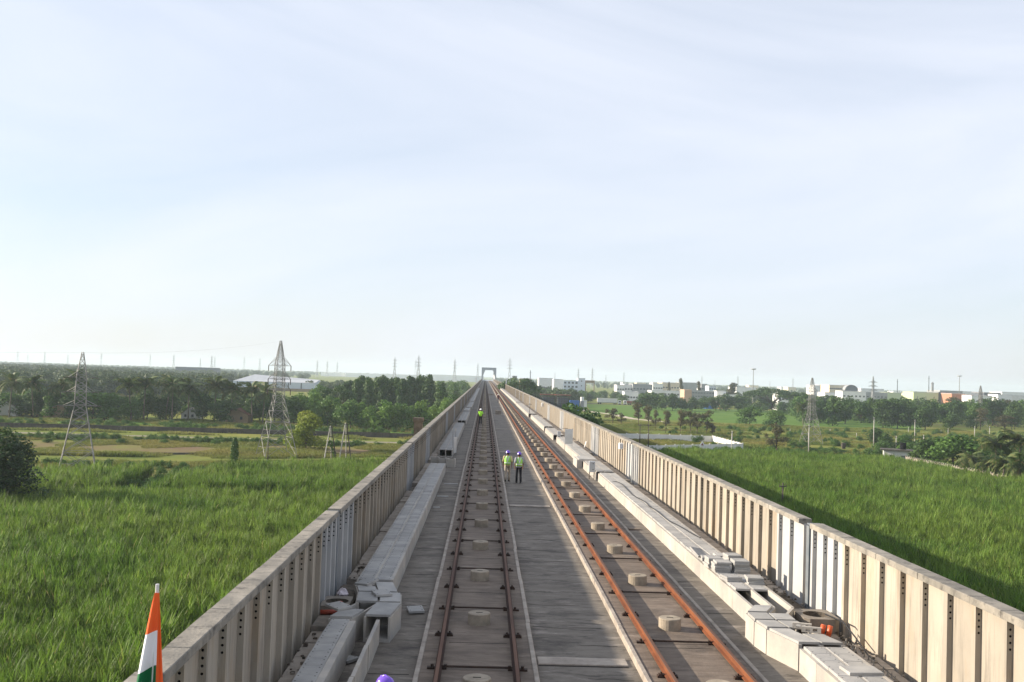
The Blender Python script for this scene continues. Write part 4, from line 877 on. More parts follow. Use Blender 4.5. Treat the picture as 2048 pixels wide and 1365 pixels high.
# geometry-node scatter: instances of a small set of meshes on a point cloud
def scatter(name, P, sc, rot, meshes):
    col = bpy.data.collections.new(name+'_source')
    for i, me in enumerate(meshes): col.objects.link(bpy.data.objects.new(name+'_source', me))
    me = bpy.data.meshes.new(name); me.from_pydata([tuple(p) for p in P], [], [])
    a = me.attributes.new('scl', 'FLOAT', 'POINT'); a.data.foreach_set('value', np.asarray(sc, dtype=np.float32))
    a = me.attributes.new('rot', 'FLOAT_VECTOR', 'POINT'); a.data.foreach_set('vector', np.asarray(rot, dtype=np.float32).ravel())
    o = link(name, me, kind='stuff'); ng = bpy.data.node_groups.new(name, 'GeometryNodeTree')
    ng.interface.new_socket('Geometry', in_out='INPUT', socket_type='NodeSocketGeometry'); ng.interface.new_socket('Geometry', in_out='OUTPUT', socket_type='NodeSocketGeometry')
    gi = ng.nodes.new('NodeGroupInput'); go = ng.nodes.new('NodeGroupOutput'); ip = ng.nodes.new('GeometryNodeInstanceOnPoints'); ci = ng.nodes.new('GeometryNodeCollectionInfo')
    ci.inputs['Collection'].default_value = col; ci.inputs['Separate Children'].default_value = True; ci.inputs['Reset Children'].default_value = True
    ip.inputs['Pick Instance'].default_value = True
    n1 = ng.nodes.new('GeometryNodeInputNamedAttribute'); n1.data_type = 'FLOAT_VECTOR'; n1.inputs['Name'].default_value = 'rot'
    n2 = ng.nodes.new('GeometryNodeInputNamedAttribute'); n2.data_type = 'FLOAT'; n2.inputs['Name'].default_value = 'scl'
    l = ng.links.new; l(gi.outputs[0], ip.inputs['Points']); l(ci.outputs[0], ip.inputs['Instance']); l(n1.outputs[0], ip.inputs['Rotation']); l(n2.outputs[0], ip.inputs['Scale']); l(ip.outputs[0], go.inputs[0])
    md = o.modifiers.new('scatter', 'NODES'); md.node_group = ng; return o
def inview(P, m=1.12):
    d = (P-np.array([0, 0, EYE])) @ R; x = d[:, 0]/d[:, 2]*F; y = d[:, 1]/d[:, 2]*F
    return (d[:, 2] > 0) & (np.abs(x) < 1024*m) & (np.abs(y) < 700*m)
def inpoly(P, poly):
    x, y = P[:, 0], P[:, 1]; r = np.zeros(len(P), bool); n = len(poly)
    for i in range(n):
        (x0, y0), (x1, y1) = poly[i], poly[(i+1) % n]
        c = ((y0 > y) != (y1 > y)) & (x < (x1-x0)*(y-y0)/(y1-y0+1e-9)+x0); r ^= c
    return r
def grid(poly, step, z, jit=.5):
    xs = [p[0] for p in poly]; ys = [p[1] for p in poly]
    X, Y = np.meshgrid(np.arange(min(xs), max(xs), step), np.arange(min(ys), max(ys), step)); P = np.stack([X.ravel(), Y.ravel(), np.full(X.size, z)], 1)
    P[:, :2] += RNG.uniform(-jit, jit, (len(P), 2))*step; P = P[inpoly(P, poly)]; return P[inview(P)]
def vnoise(P, s, seed=0):
    r = np.random.default_rng(seed); v = 0
    for k in range(7):
        a = r.uniform(0, 6.28); f = s*r.uniform(.5, 1.8); v = v+np.sin((P[:, 0]*math.cos(a)+P[:, 1]*math.sin(a))*f+r.uniform(0, 6.28))
    return v/2.6
def cane_mesh(seed, ns=9, H=1.9):
    rs = random.Random(seed); b = MB()
    for s in range(ns):
        a0 = rs.uniform(0, 6.28); r0 = .42*math.sqrt(rs.random()); bx, by = r0*math.cos(a0), r0*math.sin(a0); hh = H*rs.uniform(.75, 1.1)
        for k in range(7):
            z0 = hh*(.34+.09*k); a = rs.uniform(0, 6.28); L_ = rs.uniform(.7, 1.15)*(1. if k < 5 else .9); lean = rs.uniform(.25, .6)*(1.25-.13*k); dro = rs.uniform(.25, .75)*(1.15-.11*k); w = rs.uniform(.017, .030)
            ca, sa = math.cos(a), math.sin(a); vs = []; n = 4
            for i in range(n+1):
                t = i/n; rad = L_*lean*t*(1+.5*t); z = z0+L_*(t*.95-dro*t*t*.9); ww = w*(1-.85*t**1.6)
                vs += [(bx+ca*rad-sa*ww, by+sa*rad+ca*ww, z), (bx+ca*rad+sa*ww, by+sa*rad-ca*ww, z)]
            b.add(vs, [(2*i,2*i+1,2*i+3,2*i+2) for i in range(n)], 'cane_leaf')
        b.add([(bx-.014,by,0),(bx+.014,by,0),(bx+.012,by,hh*.8),(bx-.012,by,hh*.8)], [(0,1,2,3)], 'cane_low')
    return b.mesh('sugar_cane')
CANE = [cane_mesh(s) for s in range(6)]
left1 = [(-130,28),(-5.5,28),(-6.5,131),(-44,126),(-48,124),(-130,118)]
left2a = [(-43,131),(-7,136),(-9,185),(-24,178),(-42,160)]
left2b = [(-110,128),(-48.5,130),(-50,154),(-68,146),(-110,142)]
right1 = [(11,30),(150,30),(150,150),(97,172),(94,222),(72,238),(44,228),(24,205),(16,160),(11,120)]
def cane_field(name, polys, seed, hmul=1.):
    P = np.concatenate([grid(p, .50, G+.02) for p in polys]); n1_ = vnoise(P, .35, seed); n2_ = vnoise(P, .09, seed+1)
    keep = RNG.random(len(P)) > np.clip(.12+.5*(n1_-.65), .1, .8); P, n1_, n2_ = P[keep], n1_[keep], n2_[keep]
    sc = hmul*(1.02+.10*n2_-.08*n1_+.07*vnoise(P, 1.3, seed+5)+RNG.uniform(-.22,.22, len(P))+.30*(RNG.random(len(P)) > .94)); rot = np.stack([RNG.normal(0,.08,len(P)), RNG.normal(0,.08,len(P))+.06, RNG.uniform(0,6.28,len(P))], 1)
    return scatter(name, P, sc, rot, CANE)
cane_field('sugar_cane', [left1], 1); cane_field('sugar_cane', [left2a, left2b], 2); cane_field('sugar_cane', [right1], 3)
# rough weeds and grass on the open ground
def weed_mesh(seed, m='weed', n=26, h=.55):
    rs = random.Random(seed); b = MB()
    for k in range(n):
        a = rs.uniform(0, 6.28); r = .5*math.sqrt(rs.random()); x, y = r*math.cos(a), r*math.sin(a); l_ = h*rs.uniform(.5, 1.2); w = .05; dx, dy = rs.uniform(-.25,.25), rs.uniform(-.25,.25); c, s_ = math.cos(a*3), math.sin(a*3)
        b.add([(x-c*w,y-s_*w,0),(x+c*w,y+s_*w,0),(x+dx+c*w*.6,y+dy+s_*w*.6,l_*.7),(x+dx*1.6-c*w*.4,y+dy*1.6-s_*w*.4,l_)], [(0,1,2,3)], m)
    return b.mesh('weeds')
WEED = [weed_mesh(s) for s in range(4)]
for nm, poly, st, sd_, lo_ in (('weeds', [(-170,160),(-8,160),(-8,196),(-46,190),(-75,178),(-150,172)], .62, 5, -.45), ('weeds', [(-170,180),(-46,196),(-8,216),(-8,246),(-110,240),(-190,236)], .62, 6, -.5), ('weeds', [(-190,256),(-8,262),(-8,330),(-220,330)], 1.0, 7, -.4), ('weeds', [(14,215),(70,242),(120,235),(260,300),(260,430),(30,430)], .95, 8, -.3)):
    P = grid(poly, st, G+.01); nn = vnoise(P, .22, sd_); k = nn > lo_; P = P[k]; nn = nn[k]; n = len(P)
    scatter(nm, P, np.clip(.7+.5*nn+RNG.uniform(-.2,.3,n), .3, 2.2), np.stack([np.zeros(n), np.zeros(n), RNG.uniform(0,6.28,n)], 1), WEED)
# low scrub by the cane edge and along the far sides of the plots
SCR = [PROTO['bush'][0][1], PROTO['bush'][1][1]]
def scrub(poly, st, s0, s1, seed, lo_=-.1):
    P = grid(poly, st, G-.1); nn = vnoise(P, .3, seed); P = P[nn > lo_]; n = len(P)
    if n: scatter('scrub', P, RNG.uniform(s0, s1, n), np.stack([np.zeros(n), np.zeros(n), RNG.uniform(0,6.28,n)], 1), SCR)
scrub([(-150,155),(-70,153),(-24,182),(-8,190),(-8,196),(-48,178),(-150,166)], 1.8, .06, .15, 11, -.2)
scrub([(-150,226),(-46,234),(-9,238),(-9,243),(-50,240),(-150,234)], 1.7, .08, .19, 12, -.5)
scrub([(-150,276),(-12,280),(-12,300),(-200,300)], 3., .10, .22, 13, .1)
scrub([(44,231),(72,240),(100,226),(112,236),(72,262),(40,246)], 1.9, .08, .2, 14, -.1)
scrub([(97,172),(150,150),(150,166),(101,182),(98,222),(95,222)], 2., .1, .22, 15, -.4)
scrub([(60,258),(160,250),(240,330),(240,420),(60,380)], 6., .08, .24, 16, .2)
scrub([(-49,122),(-44,122),(-44,160),(-48,160)], 1.2, .10, .2, 17, -2)
# far woods that read as one mass
def joined(kind, i, m='far_leaf', keep=500):
    rng = np.random.default_rng(90+i); blobs = [((rng.uniform(-2.5,2.5), rng.uniform(-2.5,2.5), rng.uniform(3,8)), (2.,2.,1.8)) for _ in range(9)]
    C, Nn = blob_crown(blobs, keep, .6, rng, .2, -.75); C[:, 2] *= 10/C[:, 2].max(); return quads_mesh('far_trees', C, Nn, .62, m, rng=rng)
FART = [joined('round', i) for i in range(5)]
def wood(poly, st, s0, s1, seed, lo_):
    P = grid(poly, st, G-.5); nn = vnoise(P, .012, seed); P = P[nn > lo_]; n = len(P)
    P[:, 2] -= RNG.uniform(0, 1., n)
    s_ = P[:, 0]/P[:, 1]; ok = ~(((s_ > -.262) & (s_ < -.163) & (P[:, 1] < 800)) | ((s_ > -.175) & (s_ < -.004) & (P[:, 1] > 950) & (P[:, 1] < 3000))); P = P[ok]; n = len(P)
    if n: scatter('far_trees', P, RNG.uniform(s0, s1, n), np.stack([np.zeros(n), np.zeros(n), RNG.uniform(0,6.28,n)], 1), FART)
wood([(-480,560),(-150,520),(-130,640),(-160,900),(-700,900)], 8, .75, 1.35, 1, -.9)
wood([(-700,900),(-420,900),(-420,1300),(-260,1320),(-60,1000),(-40,1500),(-1100,1500)], 13, .8, 1.4, 2, -.4)
wood([(-130,520),(-30,520),(-20,980),(-150,1000)], 12, .6, 1.1, 3, -.3)
wood([(-1500,1500),(-15,1500),(-15,4000),(-2600,4000)], 36, .7, 1.3, 4, -.1)
wood([(30,500),(70,700),(30,980)], 12, .6, 1.1, 5, -.3)
wood([(25,960),(420,760),(800,900),(760,1500),(25,1500)], 17, .6, 1.05, 6, .0)
wood([(25,1500),(1300,1500),(2600,4000),(25,4000)], 38, .7, 1.2, 7, -.1)
wood([(300,560),(420,640),(560,800),(420,760)], 12, .7, 1.2, 8, -.6)

ORD = ['leftmost','second from the left','third from the left','fourth from the left','fifth from the left','sixth from the left','seventh from the left','eighth from the left','ninth from the left','tenth from the left','eleventh from the left','twelfth from the left']
def order_bins(group, phrase, bins):
    g = [o for o in S.objects if o.parent is None and o.get('group') == group]
    def sx(o): c = R.T @ np.array([o.location.x, o.location.y, o.location.z+4-EYE]); return 1024+F*c[0]/c[2]
    lo_ = -1e9
    for hi_, where in bins:
        s_ = sorted([o for o in g if lo_ <= sx(o) < hi_], key=sx); lo_ = hi_; n = len(s_)
        for i, o in enumerate(s_):
            j = n-1-i; o['label'] = (ORD[min(i, 11)] if i <= j else ORD[min(j, 11)].replace('from the left', 'from the right').replace('leftmost', 'rightmost'))+' of '+phrase+' '+where if n > 1 else 'the one of '+phrase+' '+where
def order_labels(group, phrase):
    g = [o for o in S.objects if o.parent is None and o.get('group') == group]
    def sx(o): c = R.T @ np.array([o.location.x, o.location.y, o.location.z+4-EYE]); return c[0]/c[2]
    g.sort(key=sx); n = len(g)
    for i, o in enumerate(g):
        j = n-1-i; o['label'] = (ORD[i] if i <= j else ORD[j].replace('from the left', 'from the right').replace('leftmost', 'rightmost'))+' of '+phrase

# ================================================================== PYLONS, POLES, WIRES
def pylon(label, x, y, h, base, rz=.3, arms=((.74,2.2),(.64,2.4),(.54,2.7)), waist=.52, ww=1.5, top=.25, hang=0, m='lattice', th=.05, peak=1.0, group=None):
    t = thing('lattice_pylon', label, 'pylon', (x, y, G), rz, group); hw = h*waist; ht = h*arms[0][0]+.3
    def half(z):
        if z <= hw: return base/2+(ww/2-base/2)*z/hw
        if z <= ht: return ww/2+(ww*.42-ww/2)*(z-hw)/(ht-hw)
        return max(top/2, ww*.42*(1-(z-ht)/(h-ht)*.9))
    cs = ((-1,-1),(1,-1),(1,1),(-1,1))
    for sx, sy in cs:
        b = MB(); zs = [0, hw, ht, h]
        for a, c in zip(zs[:-1], zs[1:]): b.bar((sx*half(a),sy*half(a),a),(sx*half(c),sy*half(c),c), th*1.35, m)
        put('leg', b, t)
    b = MB(); z = 0.; lev = [0.]
    while z < h-.8: z = min(h, z+max(.8, half(z)*1.2)); lev.append(z)
    for a, c in zip(lev[:-1], lev[1:]):
        for i in range(4):
            p, q = cs[i], cs[(i+1) % 4]; A = half(a); B_ = half(c)
            b.bar((p[0]*A,p[1]*A,a),(q[0]*B_,q[1]*B_,c), th*.8, m); b.bar((q[0]*A,q[1]*A,a),(p[0]*B_,p[1]*B_,c), th*.8, m)
            b.bar((p[0]*B_,p[1]*B_,c),(q[0]*B_,q[1]*B_,c), th*.7, m)
            if c-a > 3: mz = (a+c)/2; Hm = half(mz); b.bar((p[0]*Hm,p[1]*Hm,mz),((p[0]+q[0])*.5*Hm,(p[1]+q[1])*.5*Hm,mz), th*.6, m)
    put('bracing', b, t)
    for f, l_ in arms:
        za = f*h; A = half(za); b = MB()
        for s in (-1, 1):
            tip = (s*l_, 0, za)
            for sy in (-1, 1): b.bar((s*A,sy*A,za),tip,th*.9,m); b.bar((s*A*.9,sy*A*.9,za+peak),tip,th*.8,m); b.bar((s*(A+l_)/2,sy*A*.5,za),(s*A*.95,sy*A*.95,za+peak*.6),th*.6,m)
        b.bar((-l_,0,za),(l_,0,za),th*.8,m); put('cross_arm', b, t)
        if hang:
            for s in (-1, 1): b = MB(); b.tube([(s*l_,0,za),(s*l_,0,za-hang)], .085, 'insulator', 6); put('insulator', b, t)
        elif y < 400:
            for s in (-1, 1):
                for e in (-1, 1): b = MB(); b.tube([(s*l_,0,za),(s*l_+e*.5,e*.9,za-.12)], .06, 'insulator', 6); put('insulator', b, t)
    return t
pylon('smaller grey lattice pylon standing at the edge of the left cane field', -65., 163, 19.4, 5.6, .35, arms=((.79,2.0),(.67,2.1),(.555,2.6)), waist=.55, ww=1.75, peak=.9)
pylon('larger grey lattice pylon left of the track, with wide top arms and black insulators', -41.5, 203, 23.4, 6.6, .5, arms=((.785,2.3),(.67,2.3),(.58,2.35)), waist=.50, ww=1.9, hang=1.15, peak=1.6)
x, y = at(1622, 889, G); pylon('grey lattice pylon in the dry field in the middle of the right side', x, y, 20.2, 5.2, .2, arms=((.80,1.9),(.66,2.0),(.53,2.6)), waist=.5, ww=1.7)
x, y = at(1960, 853, G); pylon('grey lattice pylon half hidden in trees near the right edge', x, y, 20.6, 5.2, .6, arms=((.80,1.8),(.66,1.9),(.53,2.4)), waist=.5, ww=1.6, th=.08)
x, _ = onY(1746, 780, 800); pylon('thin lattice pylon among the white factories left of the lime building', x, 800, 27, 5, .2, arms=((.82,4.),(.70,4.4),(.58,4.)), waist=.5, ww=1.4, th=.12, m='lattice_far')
FP = MB()
def far_pylon_mesh():
    b = MB(); h = 40.; 
    def half(z): return 4.2-(3.2*z/24) if z < 24 else max(.25, 1.0-.75*(z-24)/16)
    cs = ((-1,-1),(1,-1),(1,1),(-1,1))
    for sx, sy in cs:
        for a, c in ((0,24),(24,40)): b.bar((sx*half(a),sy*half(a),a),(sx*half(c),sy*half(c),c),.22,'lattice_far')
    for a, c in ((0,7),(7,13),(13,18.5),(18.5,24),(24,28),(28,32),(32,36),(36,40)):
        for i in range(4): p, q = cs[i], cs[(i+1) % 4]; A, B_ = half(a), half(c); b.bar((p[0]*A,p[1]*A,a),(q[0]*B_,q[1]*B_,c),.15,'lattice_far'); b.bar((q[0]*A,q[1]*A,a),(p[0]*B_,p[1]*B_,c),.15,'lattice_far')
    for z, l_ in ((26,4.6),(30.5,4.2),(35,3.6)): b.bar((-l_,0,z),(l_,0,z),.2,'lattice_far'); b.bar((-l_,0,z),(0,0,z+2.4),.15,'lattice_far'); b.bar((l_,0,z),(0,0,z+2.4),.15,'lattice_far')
    return b.mesh('lattice_pylon')
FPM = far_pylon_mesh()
big = {790:'hazy lattice pylon on the horizon over the left grove, leftmost of the near three', 838:'tallest hazy lattice pylon over the left grove', 910:'hazy lattice pylon on the horizon between the grove and the steel portal', 1020:'hazy lattice pylon just right of the steel portal', 1157:'hazy lattice pylon rising behind the four storey office block', 1185:'hazy lattice pylon just right of the four storey office block', 1248:'hazy lattice pylon over the white factory right of the trucks', 1786:'thin hazy pylon left of the lime building'}
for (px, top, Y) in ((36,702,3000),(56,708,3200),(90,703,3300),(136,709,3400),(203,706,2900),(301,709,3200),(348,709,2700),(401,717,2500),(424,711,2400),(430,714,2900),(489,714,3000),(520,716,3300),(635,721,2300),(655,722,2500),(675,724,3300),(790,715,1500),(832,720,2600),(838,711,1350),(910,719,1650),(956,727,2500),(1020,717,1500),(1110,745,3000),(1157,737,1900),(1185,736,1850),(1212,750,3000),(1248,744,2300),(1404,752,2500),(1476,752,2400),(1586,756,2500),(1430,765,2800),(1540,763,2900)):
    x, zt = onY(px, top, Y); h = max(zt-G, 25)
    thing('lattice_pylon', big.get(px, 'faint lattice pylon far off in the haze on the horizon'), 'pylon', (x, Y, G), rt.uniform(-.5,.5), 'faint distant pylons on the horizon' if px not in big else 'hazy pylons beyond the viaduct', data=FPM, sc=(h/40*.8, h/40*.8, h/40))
def wire(a, c, sag, label, r=.006, group='thin overhead wires'):
    a, c = Vector(a), Vector(c); b = MB(); pts = [tuple(a.lerp(c, i/16)-Vector((0,0,4*sag*(i/16)*(1-i/16)))) for i in range(17)]; b.tube(pts, r, 'pole_dark', 4); thing('overhead_wire', label, 'wire', group=group, data=b.mesh('overhead_wire'))
wire((-65,163,G+19.3),(-41.5,203,G+23.3),.8,'thin wire between the tops of the two left pylons', group='left wires')
wire((-65,163,G+19.3),(-150,120,G+21),1.5,'thin wire leaving the smaller left pylon to the left', group='left wires')
# utility poles
def pole(label, px, base, top, m='pole_concrete', arm=.0, r=.11, group=None, z=G, name='utility_pole', Y=None):
    if Y is None: x, y = at(px, base, z)
    else: y = Y; x, _ = onY(px, base, Y)
    _, zt = onY(px, top, y); t = thing(name, label, 'pole', (x, y, G), rt.uniform(-.3,.3), group); h = zt-G
    b = MB(); b.tube([(0,0,-.2),(0,0,h*.5),(0,0,h)], [r*1.25,r,r*.7], m, 8); put('pole_shaft', b, t, smooth=True)
    if arm:
        b = MB(); b.box(-arm,arm,-.06,.06,h-.55,h-.42,'pole_dark'); put('crossarm', b, t)
        for s in (-.85, 0, .85): b = MB(); b.cyl(s*arm,0,h-.42,h-.15,.05,'insulator',6); put('insulator', b, t)
    return t
pole('dark utility pole standing in the cane close to the right wall', 1565, 1003, 966, 'pole_dark', .55, .13, z=-10)
pole('tall white concrete pole before the walled white plot', 1463, 911, 862, arm=.5, r=.14)
pole('dark pole behind the right wall, left of two', 1279, 900, 848, 'pole_dark', .45, .12)
pole('dark pole behind the right wall, right of two', 1296, 908, 848, 'pole_dark', .45, .13)
for (px, base, top, lab) in ((1747,897,835,'pale concrete pole left of the dark tree by the hut'),(1617,910,850,'white concrete pole in front of the middle right pylon'),(1829,891,840,'tallest pale concrete pole in the dry field at right'),(1792,900,872,'short pole right of the dark tree by the hut'),(1847,892,870,'short pale pole right of the tallest one'),(1896,874,857,'pale pole in the dry field further right'),(1949,876,853,'pale concrete pole near the right pylon'),(1979,878,853,'pale concrete pole right of the right pylon')):
    pole(lab, px, base, top, arm=.5, r=.12)
for k, (px, base, top) in enumerate(((1713,876,866),(1817,866,855),(1882,867,860),(1580,868,858),(1660,866,858))): pole('stubby white fence post in the dry field on the right', px, base, top, r=.09, group='stubby posts of the dry field', name='field_post')
pole('thin dark pole in front of the larger left pylon', 535, 927, 884, 'pole_dark', 0, .09)
def apole(label, px, base, top, vine):
    x, y = at(px, base, G); _, zt = onY(px, top, y); h = zt-G; t = thing('twin_pole', label, 'pole', (x, y, G), .2)
    for k, (a, c) in enumerate(((-1.15, .1), (1.3, -.6))): b = MB(); b.tube([(a,c,-.2),(a*.1,c*.1,h)], [.13,.09], 'pole_concrete' if k == 0 else 'pole_dark', 7); put('pole_shaft', b, t)
    b = MB(); b.tube([(.35,1.0,-.2),(0,0,h*.95)], [.11,.08], 'pole_concrete', 6); put('brace', b, t)
    b = MB()
    for f in (.3, .52, .72): b.bar((-1.15*(1-f),0,h*f),(1.3*(1-f),0,h*f),.06,'pole_dark')
    b.box(-.5,.5,-.05,.05,h-.35,h-.22,'pole_dark'); put('crossarm', b, t)
    if vine:
        rng = np.random.default_rng(4); n = 330; f = rng.random(n); C = np.stack([1.3*(1-f)+rng.normal(0,.22,n), -.4*(1-f)+rng.normal(0,.2,n), f*h*.62], 1); link('vine', quads_mesh('vine', C, rng.normal(size=(n,3)), .16, 'leaf_mid', rng=rng), t)
    return t
apole('twin legged pole with a vine climbing its right leg, left of the pair', 659, 929, 852, True)
apole('twin legged pole without vine, nearer the viaduct', 689, 930, 846, False)
x, y = at(468, 934, G); t = thing('vine_pole', 'short pole thickly wrapped in green vine before the larger pylon', 'pole', (x, y, G)); b = MB(); b.tube([(0,0,-.2),(0,0,4.9)], [.12,.09], 'pole_dark', 7); put('pole_shaft', b, t)
rng = np.random.default_rng(8); n = 900; f = rng.random(n)**.8; a = rng.uniform(0, 6.28, n); r_ = (.28+.42*np.sin(np.pi*np.clip(f*.9+.1,0,1)))*rng.uniform(.6,1.05,n); C = np.stack([r_*np.cos(a), r_*np.sin(a), .5+f*4.7], 1); link('vine', quads_mesh('vine', C, np.stack([np.cos(a),np.sin(a),.2+0*a],1)+rng.normal(0,.5,(n,3)), .17, 'leaf_mid', rng=rng), t)
# floodlight masts
for (px, top, Y, lab) in ((1507,737,800,'tall floodlight mast with a ring of lamps, right of centre'),(1919,751,900,'tall floodlight mast with a ring of lamps, at far right')):
    x, zt = onY(px, top, Y); h = zt-G; t = thing('floodlight_mast', lab, 'floodlight mast', (x, Y, G)); b = MB(); b.cyl(0,0,0,h,.42,'lattice',10,.2); put('mast', b, t)
    b = MB(); b.cyl(0,0,h-1.2,h-.9,1.1,'lattice',14); put('ring', b, t)
    for k in range(10): a = k*.628; b = MB(); b.box(-.55,.55,-.3,.3,-.35,.35,'cabinet'); o = put('lamp', b, t); o.location = (1.7*math.cos(a), 1.7*math.sin(a), h-.6); o.rotation_euler = (.6, 0, a+1.57)
for (px, top, Y, lab) in ((1795,759,950,'thin dark chimney left of the lime building'),(1858,752,950,'taller thin dark chimney behind the lime building'),(1061,741,900,'hair thin mast left of the four storey office block')):
    x, zt = onY(px, top, Y); t = thing('chimney_mast', lab, 'chimney', (x, Y, G)); b = MB(); b.cyl(0,0,0,zt-G,.55,'dark_grey',8,.3); b.cyl(0,0,(zt-G)*.9,(zt-G)*.91,.9,'dark_grey',8); put('shaft', b, t)
x, zt = onY(1865, 768, 930); pylon('squat lattice antenna tower behind the lime building', x, 930, 25, 2.4, .1, arms=((.93,1.6),), waist=.6, ww=1.6, th=.12, m='lattice_far')

# ================================================================== WALLS, HUTS
def wall_line(name, label, pts, h, m, th=.25, post=None, seg=4., cap=None):
    t = thing(name, label, 'wall' if 'wall' in name else 'fence'); rs = random.Random(len(label))
    for (a, c) in zip(pts[:-1], pts[1:]):
        a, c = Vector((*a, G)), Vector((*c, G)); L_ = (c-a).length; d = (c-a)/L_; nrm = Vector((-d.y, d.x, 0)); n = max(1, int(L_/seg))
        for k in range(n):
            p, q = a+d*(L_*k/n), a+d*(L_*(k+1)/n-.02); b = MB(); hh = h+rs.uniform(-.03,.03)*h
            pl = [p-nrm*th/2, q-nrm*th/2, q+nrm*th/2, p+nrm*th/2]; b.prism([(v.x, v.y) for v in pl], G-.1, G+hh, m); put('panel', b, t)
            if post: b = MB(); b.box(p.x-post, p.x+post, p.y-post, p.y+post, G-.1, G+h*1.12, m); put('post', b, t)
    return t
wall_line('boundary_wall', 'long low dark concrete wall running along the village belt on the left', [(-230,262),(-127,267),(-63,271),(-9,274)], 1.25, 'dark_wall', seg=6.)
wall_line('boundary_wall', 'very low dark kerb wall across the brown field on the left', [(-120,190),(-82,194),(-46,207),(-9,221)], .38, 'dark_wall', seg=8.)
wall_line('plot_wall', 'white painted wall round an empty grassy plot on the right', [(40.4,245.8),(69.1,265.6),(68.8,299.5),(36,297)], 1.75, 'white_wall', .2, .16, 3.)
wall_line('pale_fence', 'pale toothed fence of narrow posts at the far edge of the right cane', [(94.6,222),(94.7,196),(95,184),(97.5,176),(101,166),(106,152)], 2.5, 'wall', .12, .12, .95)
x, y = at(1157, 930, G) ; 
x, y = at(1404, 915, G); t = thing('warning_sign', 'small white triangular sign before the walled plot', 'sign', (x, y, G)); b = MB(); b.profile_y([(-.75,2.6),(.75,2.6),(0,3.9)][::-1], -.03, .03, 'white_paint'); put('sign_face', b, t); b = MB(); b.profile_y([(-.35,2.8),(.35,2.8),(0,3.4)][::-1], -.04, -.032, 'red_brown'); put('emblem', b, t); b = MB(); b.cyl(0,.05,0,2.9,.05,'lattice',6); put('post', b, t)
x, y = at(1687, 898, G); t = thing('dark_tank', 'small dark box tank in the weeds at right', 'tank', (x, y, G)); b = MB(); b.bevbox(-.55,.55,-.45,.45,.6,1.7,'pole_dark',.08); put('tank_body', b, t); b = MB(); b.box(-.45,.45,-.35,.35,0,.6,'pole_dark'); put('stand', b, t)
def gable_house(label, x, y, w, d, hw, hr, wall, roof, rz=0., win=2, name='hut'):
    t = thing(name, label, 'house', (x, y, G), rz); b = MB(); b.profile_y([(-w/2,0),(w/2,0),(w/2,hw),(0,hr),(-w/2,hw)], -d/2, d/2, wall); put('wall', b, t)
    b = MB(); o_ = .45
    sl = (hr-hw)/(w/2)
    for s in (-1, 1): b.profile_y([(0,hr+.02),(s*(w/2+o_),hw-o_*sl+.02),(s*(w/2+o_),hw-o_*sl+.17),(0,hr+.17)][::(1 if s > 0 else -1)], -d/2-o_, d/2+o_, roof)
    put('roof', b, t)
    for k in range(win):
        xx = (k-(win-1)/2)*w/max(win,1)*.9; b = MB(); b.box(xx-.4,xx+.4,-d/2-.04,-d/2-.005,1.,1.9,'glass'); f = put('window', b, t); b = MB(); b.box(xx-.5,xx+.5,-d/2-.06,-d/2-.003,.9,.99,wall); put('sill', b, f)
    return t
x, y = at(381, 840, G); gable_house('little white gabled hut under the palms on the left', x, y+1, 5., 6, 2.0, 3.9, 'white_wall', 'tin_roof')
x, y = at(473, 845, G); gable_house('brown tiled hut half hidden in trees left of the larger pylon', x, y+2, 8., 7, 2.5, 4.4, 'tan_wall', 'tile_roof')
x, y = at(8, 832, G); gable_house('pale hut with a sloping roof at the left edge', x, y+2, 7., 7, 2.8, 5., 'white_wall', 'tin_roof', .2)
x, y = at(118, 838, G); gable_house('hut with a rusty tin roof behind the smaller pylon', x, y+2, 9., 7, 2.6, 4.3, 'tan_wall', 'tin_roof', .1)
x, y = at(393, 772, G); gable_house('small blue white shed roof in the fields beyond the palms', x, min(y, 620), 10., 6, 3., 4.6, 'blue_white', 'roof_metal', name='shed')
t = thing('hut', 'white flat roofed hut between the right cane and the dark trees', 'house', (98.5, 236, G), -.35)
b = MB(); b.box(-3.2,3.2,-2.2,2.2,0,3.1,'white_wall'); put('wall', b, t); b = MB(); b.bevbox(-3.8,3.8,-2.8,2.8,3.11,3.35,'dark_wall',.04); put('roof', b, t); b = MB(); b.cyl(1.2,.3,3.36,4.9,.7,'dark',14); put('water_tank', b, t); b = MB(); b.box(.6,1.6,-2.26,-2.21,0,2.,'dark_grey'); put('door', b, t); b = MB(); b.box(-1.9,-.9,-2.26,-2.21,1.1,2.1,'glass'); put('window', b, t)
x, y = onY(836, 870, 92)[0], 92
t = thing('concrete_column', 'square concrete column with a wider cap standing behind the left wall', 'column', (x, y, G)); _, zt = onY(836, 836, 92); b = MB(); b.box(-.37,.37,-.37,.37,0,zt-G-.5,'bed'); put('shaft', b, t); b = MB(); b.add([(sx*.37,sy*.37,zt-G-.499) for sx,sy in ((-1,-1),(1,-1),(1,1),(-1,1))]+[(sx*.47,sy*.47,zt-G-.25) for sx,sy in ((-1,-1),(1,-1),(1,1),(-1,1))]+[(sx*.47,sy*.47,zt-G) for sx,sy in ((-1,-1),(1,-1),(1,1),(-1,1))], [(3,2,1,0),(8,9,10,11)]+[(4*j+i,4*j+(i+1)%4,4*j+4+(i+1)%4,4*j+4+i) for j in (0,1) for i in range(4)], 'bed'); put('cap', b, t)

